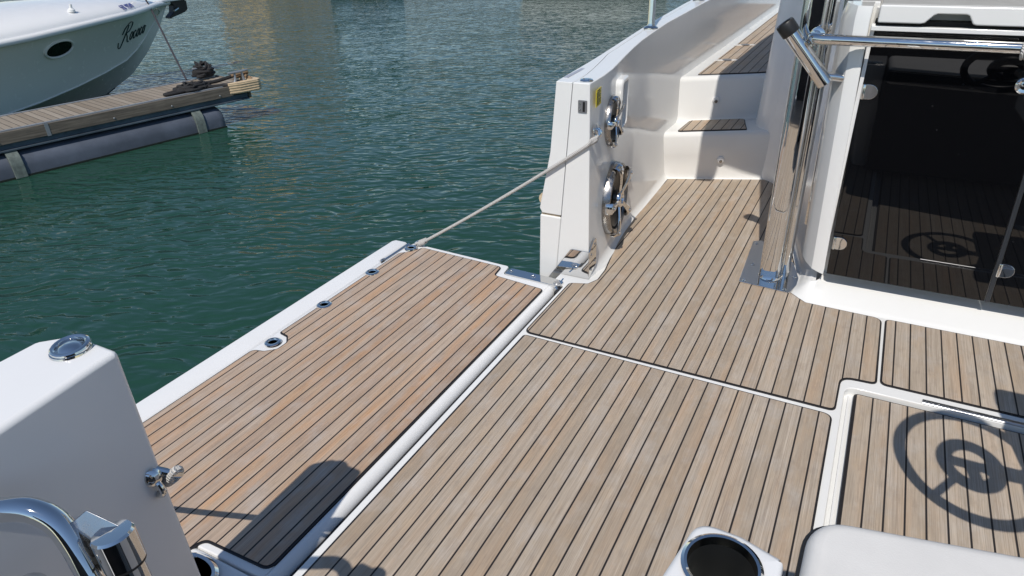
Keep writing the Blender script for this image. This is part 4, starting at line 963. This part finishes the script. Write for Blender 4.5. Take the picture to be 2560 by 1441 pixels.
# canopy hoops aft, their shadows fall on the foredeck
b = MB()
for yy, hgt in ((2.0, 1.45), (1.2, 1.55), (0.3, 1.6)):
    b.tube([(CX+1.25*math.cos(PI*k/24), yy+0.25*math.sin(PI*k/24), 0.45+hgt*math.sin(PI*k/24)) for k in range(25)], 0.06, 8)
b.build('canopy_frame', M['steel'], B)
b = MB(); b.lathe([(0.05, 0), (0.045, 0.03), (0.02, 0.05), (0.018, 0.10)], (CX+0.98, 3.95, 0.62), (0.2, 0, 1), 14); b.build('stanchion_base', M['white'], B)
b = MB(); P0 = DP(0.06, WID-0.005, ZD+0.01); b.tube(rope_path(P0, (CX+0.40, 5.60, 0.50), 0.02, 24)+rope_path((CX+0.40, 5.60, 0.50), (CX+0.30, 5.45, 1.0), 0, 6)[1:], 0.013, 8)
tag(b.build('mooring_line', M['greyrope'], None, loc=tuple(P0)), 'dark mooring line leading from the cruiser bow down to the dock edge', 'mooring line')
b = MB(); b.lathe([(0.05, 0), (0.05, 0.02), (0.03, 0.06), (0.05, 0.30), (0.0, 0.32)], (CX+0.30, 5.45, 0.66), (0, 0, 1), 14); b.build('deck_cleat', M['steel'], B)

# ------------------------------------------------------------------ things across the basin
def far_boat(nm, label, x, y, yaw, L, beam, top, mats, cab):
    t = thing(nm, label, 'boat', (x, y, ZW), 'motorboats moored across the basin')
    c, s = math.cos(yaw), math.sin(yaw); W_ = lambda a, d, z: (x+a*c-d*s, y+a*s+d*c, ZW+z)
    def hull_r(z0, z1, f0, f1):
        rr = []
        for z, f in ((z0, f0), (z1, f1)):
            ring = [W_(L*f*p, beam*f*q, z) for p, q in ((-.5, -.42), (-.1, -.5), (.2, -.47), (.38, -.3), (.5, 0), (.38, .3), (.2, .47), (-.1, .5), (-.5, .42))]; rr.append(ring)
        return rr
    b = MB(); b.loft(hull_r(-0.3, 0.14, .91, .93)); b.build('boot_top', mats[0], t)
    b = MB(); b.loft(hull_r(0.1405, top, .93, 1.0)); b.build('hull', mats[1], t, bevel=0.03)
    b = MB(); b.loft([[W_(L*p*k+0.02*L, beam*q*k, z) for p, q in ((-.25, -.3), (.15, -.3), (.26, 0), (.15, .3), (-.25, .3))] for z, k in ((top, 1), (top+cab, .8))]); b.build('cabin', M['white'], t, bevel=0.04)
    b = MB(); b.loft([[W_(L*p*k+0.02*L, beam*q*k, z) for p, q in ((-.22, -.31), (.14, -.31), (.25, 0), (.14, .31), (-.22, .31))] for z, k in ((top+cab*.35, .95), (top+cab*.75, .87))]); b.build('cabin_window', M['pane'], t)
    return t
far_boat('motorboat', 'white motorboat with black waterline band moored across the basin behind the bulwark rail', -8.2, 21.6, math.radians(20), 5.2, 2.2, 1.55, (M['blackhull'], M['white']), 0.9)
far_boat('motorboat', 'dark green motorboat moored across the basin, seen above the middle of the open water', -17.6, 21.0, math.radians(30), 3.0, 1.4, 0.55, (M['blackhull'], plain('green_hull', (0.02, 0.05, 0.03), 0.3)), 0.35)
q = thing('quay_wall', 'stone quay wall at the far side of the harbour basin', 'quay wall', (-30, 38, ZW))
b = MB(); b.box(-160, 80, 38, 52, -1.5, 0.5); b.build('wall', M['stone'], q)
b = MB(); b.box(-160.2, 80.2, 37.8, 52.2, 0.5, 0.7); b.build('coping', M['alu'], q)
def building(x0, x1, y0, y1, h, mat, label):
    t = thing('quay_building', label, 'building', ((x0+x1)/2, y0, 1.4))
    b = MB(); b.box(x0, x1, y0, y1, 0.7, h); b.build('wall', mat, t)
    b = MB(); b.loft([[(x0-.4, y0-.4, h), (x1+.4, y0-.4, h), (x1+.4, y1+.4, h), (x0-.4, y1+.4, h)], [(x0+1, (y0+y1)/2-.1, h+1.8), (x1-1, (y0+y1)/2-.1, h+1.8), (x1-1, (y0+y1)/2+.1, h+1.8), (x0+1, (y0+y1)/2+.1, h+1.8)]]); b.build('roof', M['rooftile'], t)
    z = 3.0
    while z < h-2:
        x = x0+1.5
        while x < x1-1.5:
            b = MB(); b.box(x, x+1.1, y0-0.05, y0+0.05, z, z+1.6); b.build('window', M['pane'], t); x += 3.4
        z += 3.2
    return t
building(-48.6, -43.2, 40, 48, 6.2, M['sand'], 'sand coloured quayside building with tiled roof, reflected at the left of the water')


# ------------------------------------------------------------------ light, sky, camera
w = bpy.data.worlds.new('World'); S.world = w; w.use_nodes = True
nt = w.node_tree; bg = nt.nodes['Background']; sky = nt.nodes.new('ShaderNodeTexSky'); sky.sky_type = 'NISHITA'; sky.sun_disc = False
sky.sun_elevation = SUN_EL; sky.sun_rotation = math.atan2(-SUN_AZ[0], -SUN_AZ[1]); sky.air_density = 1.0; sky.dust_density = 0.0; sky.ozone_density = 2.0
nt.links.new(sky.outputs[0], bg.inputs[0]); bg.inputs[1].default_value = 0.10
ld = bpy.data.lights.new('sun', 'SUN'); ld.energy = 3.5; ld.angle = math.radians(0.5); ld.color = (1.0, 0.94, 0.855)
lo = bpy.data.objects.new('sun', ld); COL.objects.link(lo)
hz = Vector((SUN_AZ[0], SUN_AZ[1], 0)).normalized(); dirv = Vector((hz.x*math.cos(SUN_EL), hz.y*math.cos(SUN_EL), -math.sin(SUN_EL)))
lo.rotation_euler = dirv.to_track_quat('-Z', 'Y').to_euler(); lo.location = (4, -12, 16)

cd = bpy.data.cameras.new('camera'); cam = bpy.data.objects.new('camera', cd); COL.objects.link(cam); S.camera = cam
cd.sensor_width = 36.0; cd.lens = 1690.0/2560.0*36.0; cd.clip_end = 2000; cd.clip_start = 0.05
r_ = Vector((0.88500438, 0.46463913, -0.02962643)); u_ = Vector((-0.19953146, 0.43600455, 0.87754614)); f_ = Vector((-0.42065953, 0.77072077, -0.47857606))
cam.matrix_world = Matrix(((r_.x, u_.x, -f_.x, 1.13297725), (r_.y, u_.y, -f_.y, -2.19333139), (r_.z, u_.z, -f_.z, 1.57361811), (0, 0, 0, 1)))
S.view_settings.view_transform = 'Standard'; S.view_settings.look = 'None'; S.view_settings.exposure = 0.1; S.view_settings.gamma = 1.0
S.cycles.use_denoising = True
S.cycles.caustics_reflective = False; S.cycles.caustics_refractive = False
S.cycles.max_bounces = 10; S.cycles.glossy_bounces = 6; S.cycles.diffuse_bounces = 5
